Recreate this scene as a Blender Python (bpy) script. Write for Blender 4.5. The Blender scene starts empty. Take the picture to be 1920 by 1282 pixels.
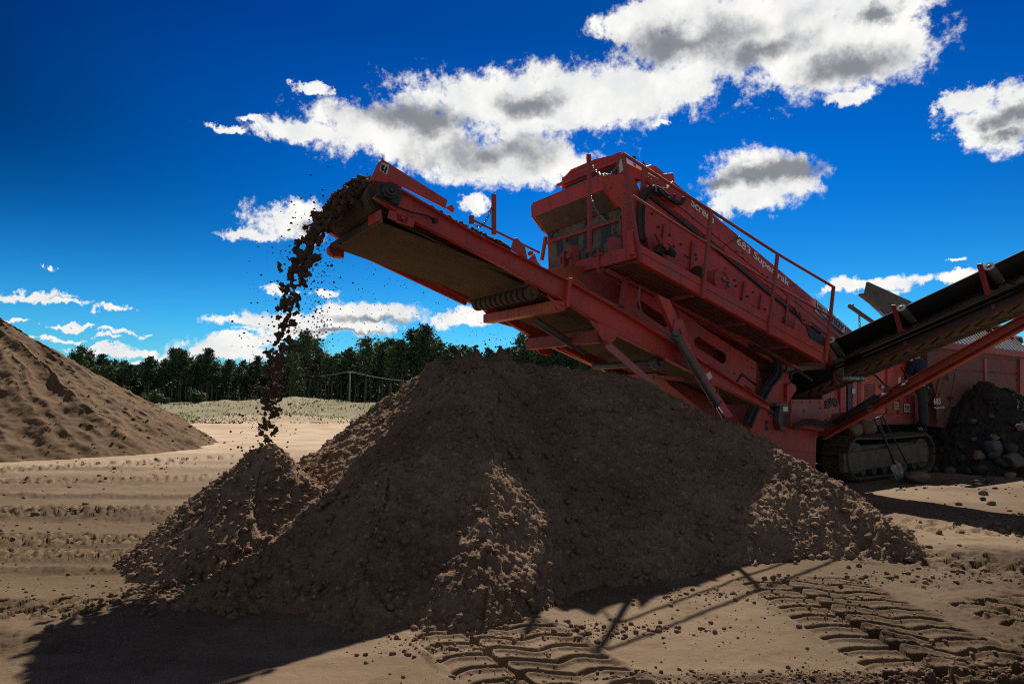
import bpy, bmesh, math, random
import numpy as np
from mathutils import Vector, Matrix, noise as mnoise

scene = bpy.context.scene
col = scene.collection
R = math.radians
rng = random.Random(7)
nr = np.random.RandomState(11)

# ------------------------------------------------------------------ camera
F, CH, PITCH = 1280.0, 1.5, math.atan(104 / 1280)
cam_d = bpy.data.cameras.new('camera')
cam_d.sensor_width = 36
cam_d.lens = 36 * F / 1920
cam_d.clip_start, cam_d.clip_end = .05, 6000
cam = bpy.data.objects.new('camera', cam_d)
col.objects.link(cam)
cam.location = (0, 0, CH)
cam.rotation_euler = (math.pi / 2 + PITCH, 0, 0)
scene.camera = cam

# ------------------------------------------------------------------ light and exposure
EL, AZ = R(46.5), R(12)
sun_d = bpy.data.lights.new('sun', 'SUN')
sun_d.energy, sun_d.angle, sun_d.color = 5.0, R(.5), (1, .93, .82)
sun = bpy.data.objects.new('sun', sun_d)
col.objects.link(sun)
SUN = Vector((math.sin(AZ) * math.cos(EL), math.cos(AZ) * math.cos(EL), math.sin(EL)))
sun.rotation_euler = SUN.to_track_quat('Z', 'Y').to_euler()
scene.view_settings.view_transform = 'Standard'
scene.view_settings.look = 'None'
scene.view_settings.exposure = 0.42
scene.view_settings.gamma = 1
scene.render.engine = 'CYCLES'
scene.cycles.use_denoising = False
scene.cycles.filter_width = 1.1
scene.cycles.max_bounces = 8

# ------------------------------------------------------------------ survey geometry
TH = R(33)                                   # heading of the machine
dU = Vector((math.cos(TH), math.sin(TH), 0)) # along the machine
dV = Vector((-math.sin(TH), math.cos(TH), 0))# across the machine
CAMP = Vector((0, 0, CH))
fw = Vector((0, math.cos(PITCH), math.sin(PITCH)))
upv = Vector((0, -math.sin(PITCH), math.cos(PITCH)))
rt = Vector((1, 0, 0))
def ray(x, y): return rt * ((x - 960) / F) + upv * ((641 - y) / F) + fw
def onv(x, y, v):                            # sight line meets the vertical plane v = const -> (u, v, z)
    r = ray(x, y); P = CAMP + r * (v / r.dot(dV)); return Vector((P.dot(dU), v, P.z))
def onu(x, y, u):
    r = ray(x, y); P = CAMP + r * (u / r.dot(dU)); return Vector((u, P.dot(dV), P.z))
def onz(x, y, z=0):
    r = ray(x, y); return CAMP + r * ((z - CH) / r.z)
def W(u, v, z): return dU * u + dV * v + Vector((0, 0, z))
U0, V0 = 11.0, 7.8                           # the machine's own origin

# ------------------------------------------------------------------ sky with clouds
world = bpy.data.worlds.new('World')
scene.world = world
world.use_nodes = True
nt = world.node_tree
nt.nodes.clear()
def N(t, **k):
    n = nt.nodes.new(t)
    for a, b in k.items(): setattr(n, a, b)
    return n
def Lk(a, b): nt.links.new(a, b)
def mth(op, a, b=None, c=None, clamp=False):
    n = N('ShaderNodeMath', operation=op, use_clamp=clamp)
    for i, q in enumerate((a, b, c)):
        if q is None: continue
        if isinstance(q, (int, float)): n.inputs[i].default_value = q
        else: Lk(q, n.inputs[i])
    return n.outputs[0]
w_out = N('ShaderNodeOutputWorld'); bg = N('ShaderNodeBackground'); Lk(bg.outputs[0], w_out.inputs[0])
sky = N('ShaderNodeTexSky', sky_type='NISHITA', sun_disc=False)
sky.sun_elevation, sky.sun_rotation = EL, AZ
sky.air_density, sky.dust_density, sky.ozone_density = 1.0, .15, 3.0
hs = N('ShaderNodeHueSaturation'); hs.inputs['Saturation'].default_value = 1.45; hs.inputs['Value'].default_value = 1
Lk(sky.outputs[0], hs.inputs['Color'])
tc = N('ShaderNodeTexCoord')
sx = N('ShaderNodeSeparateXYZ'); Lk(tc.outputs['Generated'], sx.inputs[0])
az = mth('ARCTAN2', sx.outputs[0], sx.outputs[1])
el = mth('ARCSINE', sx.outputs[2])
ae = N('ShaderNodeCombineXYZ'); Lk(az, ae.inputs[0]); Lk(el, ae.inputs[1])
# the clear sky deepens with height and away from the sun
dpr = N('ShaderNodeValToRGB')
dpr.color_ramp.elements[0].position = 0.0; dpr.color_ramp.elements[0].color = (.30, .66, .90, 1)
dpr.color_ramp.elements[1].position = 1.0; dpr.color_ramp.elements[1].color = (.005, .13, .30, 1)
for p_, c_ in ((.10, (.16, .66, .92, 1)), (.3, (.004, .48, .84, 1)), (.5, (.0, .24, .50, 1))):
    e_ = dpr.color_ramp.elements.new(p_); e_.color = c_
Lk(mth('MULTIPLY', el, 1 / 1.0), dpr.inputs[0])
mulc = N('ShaderNodeMix', data_type='RGBA', blend_type='MULTIPLY'); mulc.inputs[0].default_value = 1
hs.inputs['Value'].default_value = .84
sdot = N('ShaderNodeVectorMath', operation='DOT_PRODUCT'); Lk(tc.outputs['Generated'], sdot.inputs[0]); sdot.inputs[1].default_value = SUN
def mapr0(v, a, b, c, d):
    n = N('ShaderNodeMapRange', interpolation_type='SMOOTHSTEP')
    for i, q in enumerate((a, b, c, d)): n.inputs[i + 1].default_value = q
    Lk(v, n.inputs[0]); return n.outputs[0]
away = mth('MULTIPLY', mapr0(sdot.outputs['Value'], .94, .52, 0., .84), mapr0(el, .08, .36, 0., 1.))
Lk(mth('SUBTRACT', .84, mth('MULTIPLY', away, .84)), hs.inputs['Value'])
Lk(hs.outputs[0], mulc.inputs[6]); Lk(dpr.outputs[0], mulc.inputs[7])
def azel(x, y):
    r = ray(x, y).normalized()
    return math.atan2(r.x, r.y), math.asin(r.z)
def field(blobs):
    acc = None
    for (x, y, rx, ry) in blobs:
        a0, e0 = azel(x, y); a1, _ = azel(x + rx, y); _, e1 = azel(x, y - ry)
        ra, re = abs(a1 - a0), max(abs(e1 - e0), .003)
        n = N('ShaderNodeVectorMath', operation='MULTIPLY_ADD')
        n.inputs[1].default_value = (1 / ra, 1 / re, 0); n.inputs[2].default_value = (-a0 / ra, -e0 / re, 0)
        Lk(aew.outputs[0], n.inputs[0])
        l = N('ShaderNodeVectorMath', operation='LENGTH'); Lk(n.outputs[0], l.inputs[0])
        acc = l.outputs['Value'] if acc is None else mth('SMOOTH_MIN', acc, l.outputs['Value'], .25)
    return acc
CL = [(1010, 195, 250, 72), (760, 250, 180, 58), (950, 300, 180, 46), (560, 245, 105, 26), (470, 222, 45, 9), (1140, 185, 160, 60),
      (1260, 165, 80, 32), (1400, 60, 265, 92), (1570, 105, 195, 84), (1660, 5, 150, 46), (1270, 20, 150, 34), (1700, 70, 70, 60), (1170, 50, 70, 30), (1600, 180, 60, 18),
      (1845, 235, 80, 50), (1905, 215, 90, 60), (1800, 190, 55, 24), (1425, 345, 122, 60), (1400, 385, 80, 20), (545, 418, 72, 36),
      (480, 440, 50, 12), (885, 385, 42, 15), (60, 549, 90, 9), (110, 562, 55, 6), (222, 580, 48, 6), (135, 605, 56, 4), (95, 629, 54, 5),
      (235, 623, 48, 4.5), (210, 634, 34, 3.5), (215, 663, 95, 10), (690, 585, 90, 20), (600, 608, 150, 20), (470, 602, 92, 10), (420, 655, 105, 22),
      (470, 634, 60, 9), (330, 672, 110, 6), (300, 690, 90, 6), (540, 622, 90, 7), (180, 650, 70, 4), (30, 595, 40, 4), (870, 592, 55, 16), (1655, 533, 88, 13), (1590, 540, 60, 7), (1800, 522, 42, 14), (1245, 232, 22, 7), (520, 548, 30, 7),
      (602, 548, 30, 8), (1790, 484, 14, 5), (590, 165, 30, 12), (415, 237, 38, 8), (100, 502, 22, 4)]
GR = [(1330, 72, 190, 40), (1440, 90, 90, 32), (1610, 122, 105, 34), (1650, 18, 52, 20), (985, 195, 62, 26), (765, 222, 130, 34), (930, 288, 150, 36),
      (1420, 325, 100, 22), (1350, 345, 70, 18), (1895, 215, 60, 24), (1900, 245, 60, 14), (592, 428, 34, 16), (700, 600, 80, 8), (640, 622, 120, 6)]
wn = N('ShaderNodeTexNoise'); wn.inputs['Scale'].default_value = 16; wn.inputs['Detail'].default_value = 7; wn.inputs['Roughness'].default_value = .68
Lk(tc.outputs['Generated'], wn.inputs['Vector'])
wv = N('ShaderNodeVectorMath', operation='MULTIPLY_ADD'); wv.inputs[1].default_value = (.13, .06, 0); wv.inputs[2].default_value = (-.065, -.03, 0); Lk(wn.outputs['Color'], wv.inputs[0])
aew = N('ShaderNodeVectorMath', operation='ADD'); Lk(ae.outputs[0], aew.inputs[0]); Lk(wv.outputs[0], aew.inputs[1])
def fbm(scale, detail, rough, seed, dist=0):
    n = N('ShaderNodeTexNoise', noise_dimensions='4D')
    n.inputs['Scale'].default_value = scale; n.inputs['Detail'].default_value = detail
    n.inputs['Roughness'].default_value = rough; n.inputs['W'].default_value = seed; n.inputs['Distortion'].default_value = dist
    Lk(tc.outputs['Generated'], n.inputs['Vector'])
    return n.outputs['Fac']
def mapr(v, a, b, c=0., d=1., smooth=True):
    n = N('ShaderNodeMapRange', interpolation_type='SMOOTHSTEP' if smooth else 'LINEAR')
    for i, q in enumerate((a, b, c, d)): n.inputs[i + 1].default_value = q
    Lk(v, n.inputs[0]); return n.outputs[0]

f_cl = field(CL)
n1 = fbm(14, 9, .62, 1.3, .3)
n2 = fbm(60, 7, .68, 4.1)
dens = mth('SUBTRACT', mth('ADD', mth('MULTIPLY_ADD', n1, 1.7, -.85), mth('MULTIPLY_ADD', n2, 1.5, -.75)), mth('SUBTRACT', f_cl, 1.0))
cfront = mapr(dens, -.2, .32)
# unseen cloud added behind the viewer as neutral fill for the shade
bn_ = mapr(fbm(3.2, 8, .58, 7.7), .40, .56)
back_fill = mth('MULTIPLY', mth('MULTIPLY', bn_, mapr(sx.outputs[1], .05, -.3)), mapr(sx.outputs[2], .02, .15))
cmask = mth('MAXIMUM', cfront, mth('MULTIPLY', back_fill, .33))
f_gr = field(GR)
n3 = fbm(11, 6, .55, 9.2)
gdens = mth('SUBTRACT', mth('MULTIPLY_ADD', n3, 3.0, -1.5), mth('SUBTRACT', f_gr, .98))
gmask = mapr(gdens, -.35, .8)
ccol = N('ShaderNodeMix', data_type='RGBA')
n4 = mapr(fbm(20, 7, .6, 2.2), .3, .7, 0, 1)
wmix = N('ShaderNodeMix', data_type='RGBA')
wmix.inputs[6].default_value = (.78, .79, .80, 1); wmix.inputs[7].default_value = (1.0, .99, .95, 1); Lk(n4, wmix.inputs[0])
Lk(mth('MULTIPLY', gmask, .9), ccol.inputs[0]); Lk(wmix.outputs[2], ccol.inputs[6]); ccol.inputs[7].default_value = (.17, .185, .225, 1)
SKY_S = .1
csc = N('ShaderNodeMix', data_type='RGBA', blend_type='MULTIPLY'); csc.inputs[0].default_value = 1
Lk(ccol.outputs[2], csc.inputs[6]); csc.inputs[7].default_value = (.76 / SKY_S,) * 3 + (1,)
fin = N('ShaderNodeMix', data_type='RGBA')
Lk(cmask, fin.inputs[0]); Lk(mulc.outputs[2], fin.inputs[6]); Lk(csc.outputs[2], fin.inputs[7])
Lk(fin.outputs[2], bg.inputs[0]); bg.inputs[1].default_value = SKY_S

# ------------------------------------------------------------------ materials
def mat(name, base, rough=.6, metal=0., var=None, vscale=3., dust=0., dustcol=(.23, .16, .11), bump=0., bscale=40., spots=None, sscale=9., sthr=(.58, .7), spec=.5, detail=6., streak=None):
    m = bpy.data.materials.new(name); m.use_nodes = True
    t = m.node_tree; b = t.nodes['Principled BSDF']
    def n_(ty, **k):
        n = t.nodes.new(ty)
        for a, q in k.items(): setattr(n, a, q)
        return n
    tx = n_('ShaderNodeTexCoord')
    c = n_('ShaderNodeRGB'); c.outputs[0].default_value = (*base, 1); out = c.outputs[0]
    def noise(scale, det=detail, rg=.6):
        n = n_('ShaderNodeTexNoise'); n.inputs['Scale'].default_value = scale; n.inputs['Detail'].default_value = det; n.inputs['Roughness'].default_value = rg
        t.links.new(tx.outputs['Object'], n.inputs['Vector']); return n.outputs['Fac']
    def ramp(v, lo, hi):
        n = n_('ShaderNodeMapRange', interpolation_type='SMOOTHSTEP'); n.inputs[1].default_value = lo; n.inputs[2].default_value = hi
        t.links.new(v, n.inputs[0]); return n.outputs[0]
    def mix(f, a, colr):
        n = n_('ShaderNodeMix', data_type='RGBA'); t.links.new(f, n.inputs[0]); t.links.new(a, n.inputs[6]); n.inputs[7].default_value = (*colr, 1); return n.outputs[2]
    if var: out = mix(ramp(noise(vscale), .3, .7), out, var)
    if spots: out = mix(ramp(noise(sscale, 8, .65), *sthr), out, spots)
    if streak:
        mp = n_('ShaderNodeMapping'); mp.inputs['Scale'].default_value = (7, 7, .8); t.links.new(tx.outputs['Object'], mp.inputs[0])
        sn_ = n_('ShaderNodeTexNoise'); sn_.inputs['Scale'].default_value = 2.2; sn_.inputs['Detail'].default_value = 7; sn_.inputs['Roughness'].default_value = .65; t.links.new(mp.outputs[0], sn_.inputs['Vector'])
        sm = n_('ShaderNodeMath', operation='MULTIPLY'); t.links.new(ramp(sn_.outputs['Fac'], .48, .72), sm.inputs[0]); sm.inputs[1].default_value = .8
        out = mix(sm.outputs[0], out, streak)
    if dust:
        g = n_('ShaderNodeNewGeometry'); s = n_('ShaderNodeSeparateXYZ'); t.links.new(g.outputs['Normal'], s.inputs[0])
        f = n_('ShaderNodeMath', operation='MULTIPLY_ADD'); t.links.new(s.outputs[2], f.inputs[0]); f.inputs[1].default_value = .6; f.inputs[2].default_value = .25
        f2 = n_('ShaderNodeMath', operation='MULTIPLY'); t.links.new(f.outputs[0], f2.inputs[0]); t.links.new(ramp(noise(5., 8, .7), .3, .75), f2.inputs[1])
        f3 = n_('ShaderNodeMath', operation='MULTIPLY', use_clamp=True); t.links.new(f2.outputs[0], f3.inputs[0]); f3.inputs[1].default_value = dust * 2
        out = mix(f3.outputs[0], out, dustcol)
    t.links.new(out, b.inputs['Base Color'])
    b.inputs['Roughness'].default_value = rough; b.inputs['Metallic'].default_value = metal
    b.inputs['Specular IOR Level'].default_value = spec
    if bump:
        bn = n_('ShaderNodeBump'); bn.inputs['Strength'].default_value = bump; bn.inputs['Distance'].default_value = .02
        t.links.new(noise(bscale, 8, .65), bn.inputs['Height']); t.links.new(bn.outputs[0], b.inputs['Normal'])
    return m
RED = mat('red_paint', (.74, .052, .042), .45, var=(.50, .065, .055), vscale=2.6, dust=.55, spots=(.13, .05, .035), sscale=12, sthr=(.57, .72), bump=.06, spec=.3, streak=(.17, .055, .04))
RED2 = mat('dull_red_paint', (.52, .06, .052), .55, var=(.36, .05, .042), vscale=3, dust=.8, spots=(.10, .05, .035), sscale=11, sthr=(.58, .72), bump=.08, spec=.3, streak=(.13, .06, .042))
ORG = mat('orange_red_paint', (.80, .14, .04), .5, var=(.66, .10, .035), vscale=3, dust=.4, spots=(.14, .055, .03), sscale=14, sthr=(.64, .74), streak=(.2, .07, .035))
PINK = mat('faded_red_paint', (.55, .15, .14), .6, var=(.45, .12, .11), vscale=3, dust=.6)
GRUB = mat('dusty_brown_steel', (.13, .085, .05), .8, var=(.085, .055, .035), vscale=6, spots=(.2, .13, .08), sscale=8, bump=.25, bscale=60)
BELT = mat('dusty_belt_rubber', (.125, .075, .038), .85, var=(.085, .052, .028), vscale=5, spots=(.06, .042, .03), sscale=5, sthr=(.55, .75), bump=.1)
RUB = mat('black_rubber', (.013, .012, .013), .6, var=(.03, .026, .024), vscale=6, dust=.12)
BLK = mat('black_paint', (.02, .02, .022), .5, var=(.04, .032, .028), vscale=8, dust=.25)
FLAP = mat('dirty_rubber_curtain', (.09, .085, .07), .8, var=(.22, .17, .11), vscale=5, spots=(.02, .02, .025), sscale=7, sthr=(.5, .62), bump=.2)
STEEL = mat('worn_steel', (.30, .29, .28), .4, .8, var=(.18, .15, .12), vscale=9, dust=.3)
CHROME = mat('chrome_rod', (.8, .8, .8), .15, 1.)
GREY = mat('grey_steel', (.11, .10, .10), .5, .3, var=(.16, .12, .09), vscale=8, dust=.4)
TRK = mat('dusty_track_steel', (.09, .064, .045), .7, .2, var=(.16, .11, .07), vscale=9, dust=.5, bump=.15)
PLT = mat('mud_crusted_plate', (.20, .135, .09), .9, var=(.12, .08, .055), vscale=6, spots=(.08, .06, .05), sscale=12, bump=.3)
WHT = mat('white_decal', (.72, .71, .68), .5, var=(.6, .58, .54), vscale=14, dust=.15)
CREAM = mat('cream_lettering', (.88, .84, .76), .5)
NAVY = mat('navy_lettering', (.02, .03, .09), .5)
INK = mat('black_lettering', (.012, .01, .012), .5)
YEL = mat('yellow_label', (.62, .45, .06), .5)
BLUE = mat('blue_label', (.05, .2, .5), .5)
CONC = mat('weathered_beam', (.17, .145, .12), .85, var=(.10, .085, .07), vscale=7, spots=(.25, .15, .07), sscale=9, sthr=(.62, .72), bump=.2)
SOIL = mat('dark_soil', (.255, .160, .104), .95, var=(.165, .098, .062), vscale=1.3, spots=(.46, .35, .265), sscale=22, sthr=(.55, .75), bump=1.0, bscale=55, spec=.15)  # pale spots also paint in sunlit crumb highlights
CLOD = mat('soil_clods', (.125, .07, .044), .95, var=(.08, .046, .03), vscale=6, bump=.5, bscale=60, spec=.15)
SANDP = mat('brown_sand', (.15, .095, .055), .95, var=(.105, .066, .038), vscale=.7, spots=(.105, .064, .04), sscale=1.6, sthr=(.5, .75), bump=.45, bscale=30, spec=.12)
STONE = mat('field_stone', (.16, .128, .10), .9, var=(.10, .08, .065), vscale=5, spots=(.12, .09, .07), sscale=10, bump=.25)
STONEB = mat('brown_field_stone', (.22, .135, .08), .7, var=(.16, .10, .062), vscale=6, spots=(.28, .2, .13), sscale=13, bump=.12)
STONEG = mat('blue_grey_stone', (.085, .088, .098), .8, var=(.12, .12, .135), vscale=6, bump=.2)
STONED = mat('dark_stone', (.065, .052, .043), .9, var=(.04, .033, .028), vscale=6, bump=.2)
WOOD = mat('grey_wood_post', (.26, .23, .20), .85, var=(.18, .16, .14), vscale=4)
BARK = mat('pine_bark', (.24, .15, .095), .9, var=(.15, .10, .07), vscale=1.2)
NEED = mat('pine_needles', (.115, .165, .072), .75, var=(.065, .105, .05), vscale=.6, spec=.25)
NEED3 = mat('dull_pine_needles', (.085, .125, .065), .75, var=(.055, .085, .045), vscale=.6, spec=.25)
NEED2 = mat('pale_pine_needles', (.15, .185, .075), .75, var=(.095, .125, .05), vscale=.6, spec=.25)
LEAF = mat('bush_leaves', (.05, .075, .022), .7, var=(.035, .055, .02), vscale=1.5, spec=.25)
GRASS = mat('dry_grass', (.17, .15, .08), .85, var=(.085, .115, .035), vscale=.35, spec=.1)
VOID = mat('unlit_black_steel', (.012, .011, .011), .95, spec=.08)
SKIN = mat('skin', (.45, .27, .19), .55)
JACK = mat('navy_jacket', (.012, .018, .06), .85, var=(.008, .011, .04), vscale=8, bump=.15)
TROU = mat('grey_green_trousers', (.055, .062, .052), .9, var=(.036, .04, .036), vscale=7, bump=.2)
SHOE = mat('black_shoe', (.012, .012, .013), .5)
HAIR = mat('brown_hair', (.05, .03, .02), .7)

# ------------------------------------------------------------------ object helpers
def link(o, parent=None):
    col.objects.link(o)
    if parent is not None: o.parent = parent
    return o
def tag(o, label=None, cat=None, group=None, kind=None):
    if label: o['label'] = label
    if cat: o['category'] = cat
    if group: o['group'] = group
    if kind: o['kind'] = kind
    return o
def empty(name, loc=(0, 0, 0), rz=0, parent=None):
    o = bpy.data.objects.new(name, None); o.location = loc; o.rotation_euler = (0, 0, rz); o.empty_display_size = .2
    return link(o, parent)
def np_mesh(name, verts, faces, m, parent=None, smooth=True, mats=None, midx=None):
    me = bpy.data.meshes.new(name)
    v = np.asarray(verts, dtype=np.float32); f = np.asarray(faces, dtype=np.int32); k = f.shape[1]
    me.vertices.add(len(v)); me.vertices.foreach_set('co', v.ravel())
    me.loops.add(f.size); me.loops.foreach_set('vertex_index', f.ravel())
    me.polygons.add(len(f)); me.polygons.foreach_set('loop_start', np.arange(0, f.size, k, dtype=np.int32))
    me.polygons.foreach_set('loop_total', np.full(len(f), k, dtype=np.int32))
    for q in (mats or [m]): me.materials.append(q)
    if midx is not None: me.polygons.foreach_set('material_index', np.asarray(midx, dtype=np.int32))
    me.polygons.foreach_set('use_smooth', np.full(len(f), smooth))
    me.update(calc_edges=True); me.validate()
    return link(bpy.data.objects.new(name, me), parent)

class MB:
    """collects solid shapes in machine coordinates (u, v, z) and links them as one mesh"""
    def __init__(s): s.bm = bmesh.new()
    def vt(s, p): return s.bm.verts.new((p[0] - U0, p[1] - V0, p[2]))
    def face(s, vs, sm=False):
        try:
            f = s.bm.faces.new(vs); f.smooth = sm; return f
        except ValueError: return None
    def loft(s, rows, closed=True, caps=True, sm=False):
        R_ = [[s.vt(p) for p in r] for r in rows]
        for a, b in zip(R_[:-1], R_[1:]):
            n = len(a)
            for i in range(n if closed else n - 1):
                s.face([a[i], a[(i + 1) % n], b[(i + 1) % n], b[i]], sm)
        if caps and closed: s.face(R_[0][::-1]); s.face(R_[-1])
        return s
    def prism(s, uz, v0, v1):                       # profile in the (u, z) plane, extruded across
        return s.loft([[(u, v0, z) for u, z in uz], [(u, v1, z) for u, z in uz]])
    def pl(s, px, v, t=.03, at=None):               # outline sighted on the plane v, thickness t away from the viewer
        P = [onv(x, y, v) for x, y in px]
        w = v if at is None else at
        return s.prism([(p.x, p.z) for p in P], w, w + t)
    def vzprism(s, vz, u0, u1):
        return s.loft([[(u0, v, z) for v, z in vz], [(u1, v, z) for v, z in vz]])
    def plu(s, px, u, t=.03):
        P = [onu(x, y, u) for x, y in px]
        return s.vzprism([(p.y, p.z) for p in P], u, u + t)
    def box(s, a, b):
        (x0, y0, z0), (x1, y1, z1) = a, b
        return s.prism([(x0, z0), (x1, z0), (x1, z1), (x0, z1)], y0, y1)
    def bar(s, p, q, w, h, up=(0, 0, 1)):
        p, q = Vector(p), Vector(q); d = (q - p).normalized(); x = d.cross(Vector(up))
        if x.length < 1e-4: x = d.cross(Vector((1, 0, 0)))
        x.normalize(); y = x.cross(d)
        c = [x * w / 2 + y * h / 2, -x * w / 2 + y * h / 2, -x * w / 2 - y * h / 2, x * w / 2 - y * h / 2]
        return s.loft([[p + k for k in c], [q + k for k in c]])
    def tube(s, pts, r, n=12, closed=False):
        pts = [Vector(p) for p in pts]; rows = []
        rr = r if isinstance(r, (list, tuple)) else [r] * len(pts)
        for i, p in enumerate(pts):
            if closed: d = pts[(i + 1) % len(pts)] - pts[i - 1]
            else: d = pts[min(i + 1, len(pts) - 1)] - pts[max(i - 1, 0)]
            d.normalize(); x = d.cross(Vector((.13, .31, .94))); x.normalize(); y = d.cross(x)
            rows.append([p + (x * math.cos(6.28319 * k / n) + y * math.sin(6.28319 * k / n)) * rr[i] for k in range(n)])
        if closed: rows.append(rows[0])
        return s.loft(rows, sm=True, caps=not closed)
    def ring(s, c, axis, r, R_, t, n=20):           # flat annulus
        c = Vector(c); a = Vector(axis).normalized(); x = a.cross(Vector((.2, .3, .93))).normalized(); y = a.cross(x)
        o = lambda rad, k: (x * math.cos(6.28319 * k / n) + y * math.sin(6.28319 * k / n)) * rad
        rows = [[c + o(rad, k) + a * tt for k in range(n)] for rad, tt in ((r, 0), (R_, 0), (R_, t), (r, t), (r, 0))]
        return s.loft(rows, caps=False)
    def bolt(s, p, axis, r=.02, t=.02):
        p = Vector(p); return s.tube([p, p + Vector(axis) * t], r, 6)
    def done(s, name, m, parent, bevel=.006, label=None, split=False):
        if split:                                   # one object per separate piece
            seen, out = set(), []
            for v in s.bm.verts[:]:
                if v in seen: continue
                st, isl = [v], []
                seen.add(v)
                while st:
                    q = st.pop(); isl.append(q)
                    for e in q.link_edges:
                        o_ = e.other_vert(q)
                        if o_ not in seen: seen.add(o_); st.append(o_)
                k = MB(); mp = {q: k.bm.verts.new(q.co) for q in isl}
                for f in {f for q in isl for f in q.link_faces}:
                    g = k.bm.faces.new([mp[q] for q in f.verts]); g.smooth = f.smooth
                out.append(k.done(name, m, parent, bevel))
            s.bm.free(); return out[0]
        bmesh.ops.recalc_face_normals(s.bm, faces=s.bm.faces[:])
        me = bpy.data.meshes.new(name); s.bm.to_mesh(me); s.bm.free(); me.materials.append(m)
        o = link(bpy.data.objects.new(name, me), parent)
        if bevel:
            b = o.modifiers.new('bevel', 'BEVEL'); b.width = bevel; b.segments = 2; b.limit_method = 'ANGLE'; b.angle_limit = R(40)
        if label: o['label'] = label
        return o
def smooth_path(pts, n=6):                          # Catmull-Rom
    pts = [Vector(p) for p in pts]; out = []
    for i in range(len(pts) - 1):
        a, b, c, d = pts[max(i - 1, 0)], pts[i], pts[i + 1], pts[min(i + 2, len(pts) - 1)]
        for k in range(n):
            t = k / n
            out.append(.5 * ((2 * b) + (c - a) * t + (2 * a - 5 * b + 4 * c - d) * t * t + (3 * b - a - 3 * c + d) * t ** 3))
    return out + [pts[-1]]
def holed_plate(outer, holes, v, t):
    """plate with openings, sighted on plane v"""
    s = MB(); bm = s.bm; edges = []
    for lp in [outer] + holes:
        vs = [s.vt((p[0], v, p[1])) for p in lp]
        for i in range(len(vs)): edges.append(bm.edges.new((vs[i], vs[(i + 1) % len(vs)])))
    bmesh.ops.triangle_fill(bm, use_beauty=True, edges=edges, use_dissolve=False)
    fs = bm.faces[:]
    r = bmesh.ops.extrude_face_region(bm, geom=fs)
    bmesh.ops.translate(bm, verts=[g for g in r['geom'] if isinstance(g, bmesh.types.BMVert)], vec=(0, t, 0))
    return s
def capsule(a, b, r, n=8):                          # slot outline in the (u, z) plane
    a, b = Vector(a), Vector(b); d = (b - a).normalized(); ang = math.atan2(d.y, d.x); out = []
    for c, a0 in ((b, -math.pi / 2), (a, math.pi / 2)):
        for k in range(n + 1):
            q = ang + a0 + math.pi * k / n; out.append((c.x + r * math.cos(q), c.y + r * math.sin(q)))
    return out
_dg = None
def text(name, s, p0, p1, m, parent, v_off=-.004, lean=0., height=None, bold=True):
    """lettering set along p0 -> p1 (machine coordinates), facing the near side"""
    cu = bpy.data.curves.new(name, 'FONT'); cu.body = s; cu.size = 1; cu.extrude = .004
    if bold: cu.offset = .012
    o = bpy.data.objects.new(name, cu); col.objects.link(o)
    bpy.context.view_layer.update()
    me = bpy.data.meshes.new_from_object(o.evaluated_get(bpy.context.evaluated_depsgraph_get()))
    col.objects.unlink(o); bpy.data.objects.remove(o); bpy.data.curves.remove(cu)
    xs = [q.co.x for q in me.vertices]; ys = [q.co.y for q in me.vertices]
    p0, p1 = Vector(p0), Vector(p1); L = (p1 - p0).length; sc = L / (max(xs) - min(xs)); x0 = min(xs)
    sy = sc if height is None else height / (max(ys) - min(ys))
    X = (p1 - p0).normalized(); Z = Vector((-X.z, 0, X.x)); Z = (Z * math.cos(lean) + Vector((0, 1, 0)) * math.sin(lean)); Nn = X.cross(Z)
    for q in me.vertices:
        c = p0 + X * ((q.co.x - x0) * sc) + Z * (q.co.y * sy) + Nn * (q.co.z - v_off)
        q.co = (c.x - U0, c.y - V0, c.z)
    me.materials.append(m); me.name = name
    return link(bpy.data.objects.new(name, me), parent)

# ------------------------------------------------------------------ noise for heightfields
def _h(ix, iy, s):
    n = (ix.astype(np.int64) * 374761393 + iy.astype(np.int64) * 668265263 + s * 974711) & 0xffffffff
    n = ((n ^ (n >> 13)) * 1274126177) & 0xffffffff
    return ((n ^ (n >> 16)) & 0xffff) / 65535.0
def vnoise(x, y, s=0):
    ix, iy = np.floor(x), np.floor(y); fx, fy = x - ix, y - iy
    a = fx * fx * fx * (fx * (fx * 6 - 15) + 10); b = fy * fy * fy * (fy * (fy * 6 - 15) + 10)
    return ((_h(ix, iy, s) * (1 - a) + _h(ix + 1, iy, s) * a) * (1 - b) + (_h(ix, iy + 1, s) * (1 - a) + _h(ix + 1, iy + 1, s) * a) * b) * 2 - 1
def fbmn(x, y, s=0, o=5, g=.5):
    t = 0; am = 1.; tot = 0
    for k in range(o):
        c, q = math.cos(.6 * k), math.sin(.6 * k)
        t = t + am * vnoise((x * c - y * q) * 2 ** k + 17.3 * k, (x * q + y * c) * 2 ** k - 9.1 * k, s + k); tot += am; am *= g
    return t / tot
def clods(x, y, cell, s=0, lo=.15, hi=.5, prob=.85):
    """rounded lumps of random size, one per cell"""
    X, Y = x / cell, y / cell; ix, iy = np.floor(X), np.floor(Y); h = np.zeros_like(X)
    for i in (-1, 0, 1):
        for j in (-1, 0, 1):
            cx, cy = ix + i, iy + j
            px = cx + .15 + .7 * _h(cx, cy, s + 1); py = cy + .15 + .7 * _h(cx, cy, s + 2)
            r = lo + (hi - lo) * _h(cx, cy, s + 3) ** 2; r = np.where(_h(cx, cy, s + 4) < prob, r, 1e-3)
            d2 = (X - px) ** 2 + (Y - py) ** 2
            h = np.maximum(h, np.sqrt(np.maximum(r * r - d2, 0)))
    return h * cell
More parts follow.
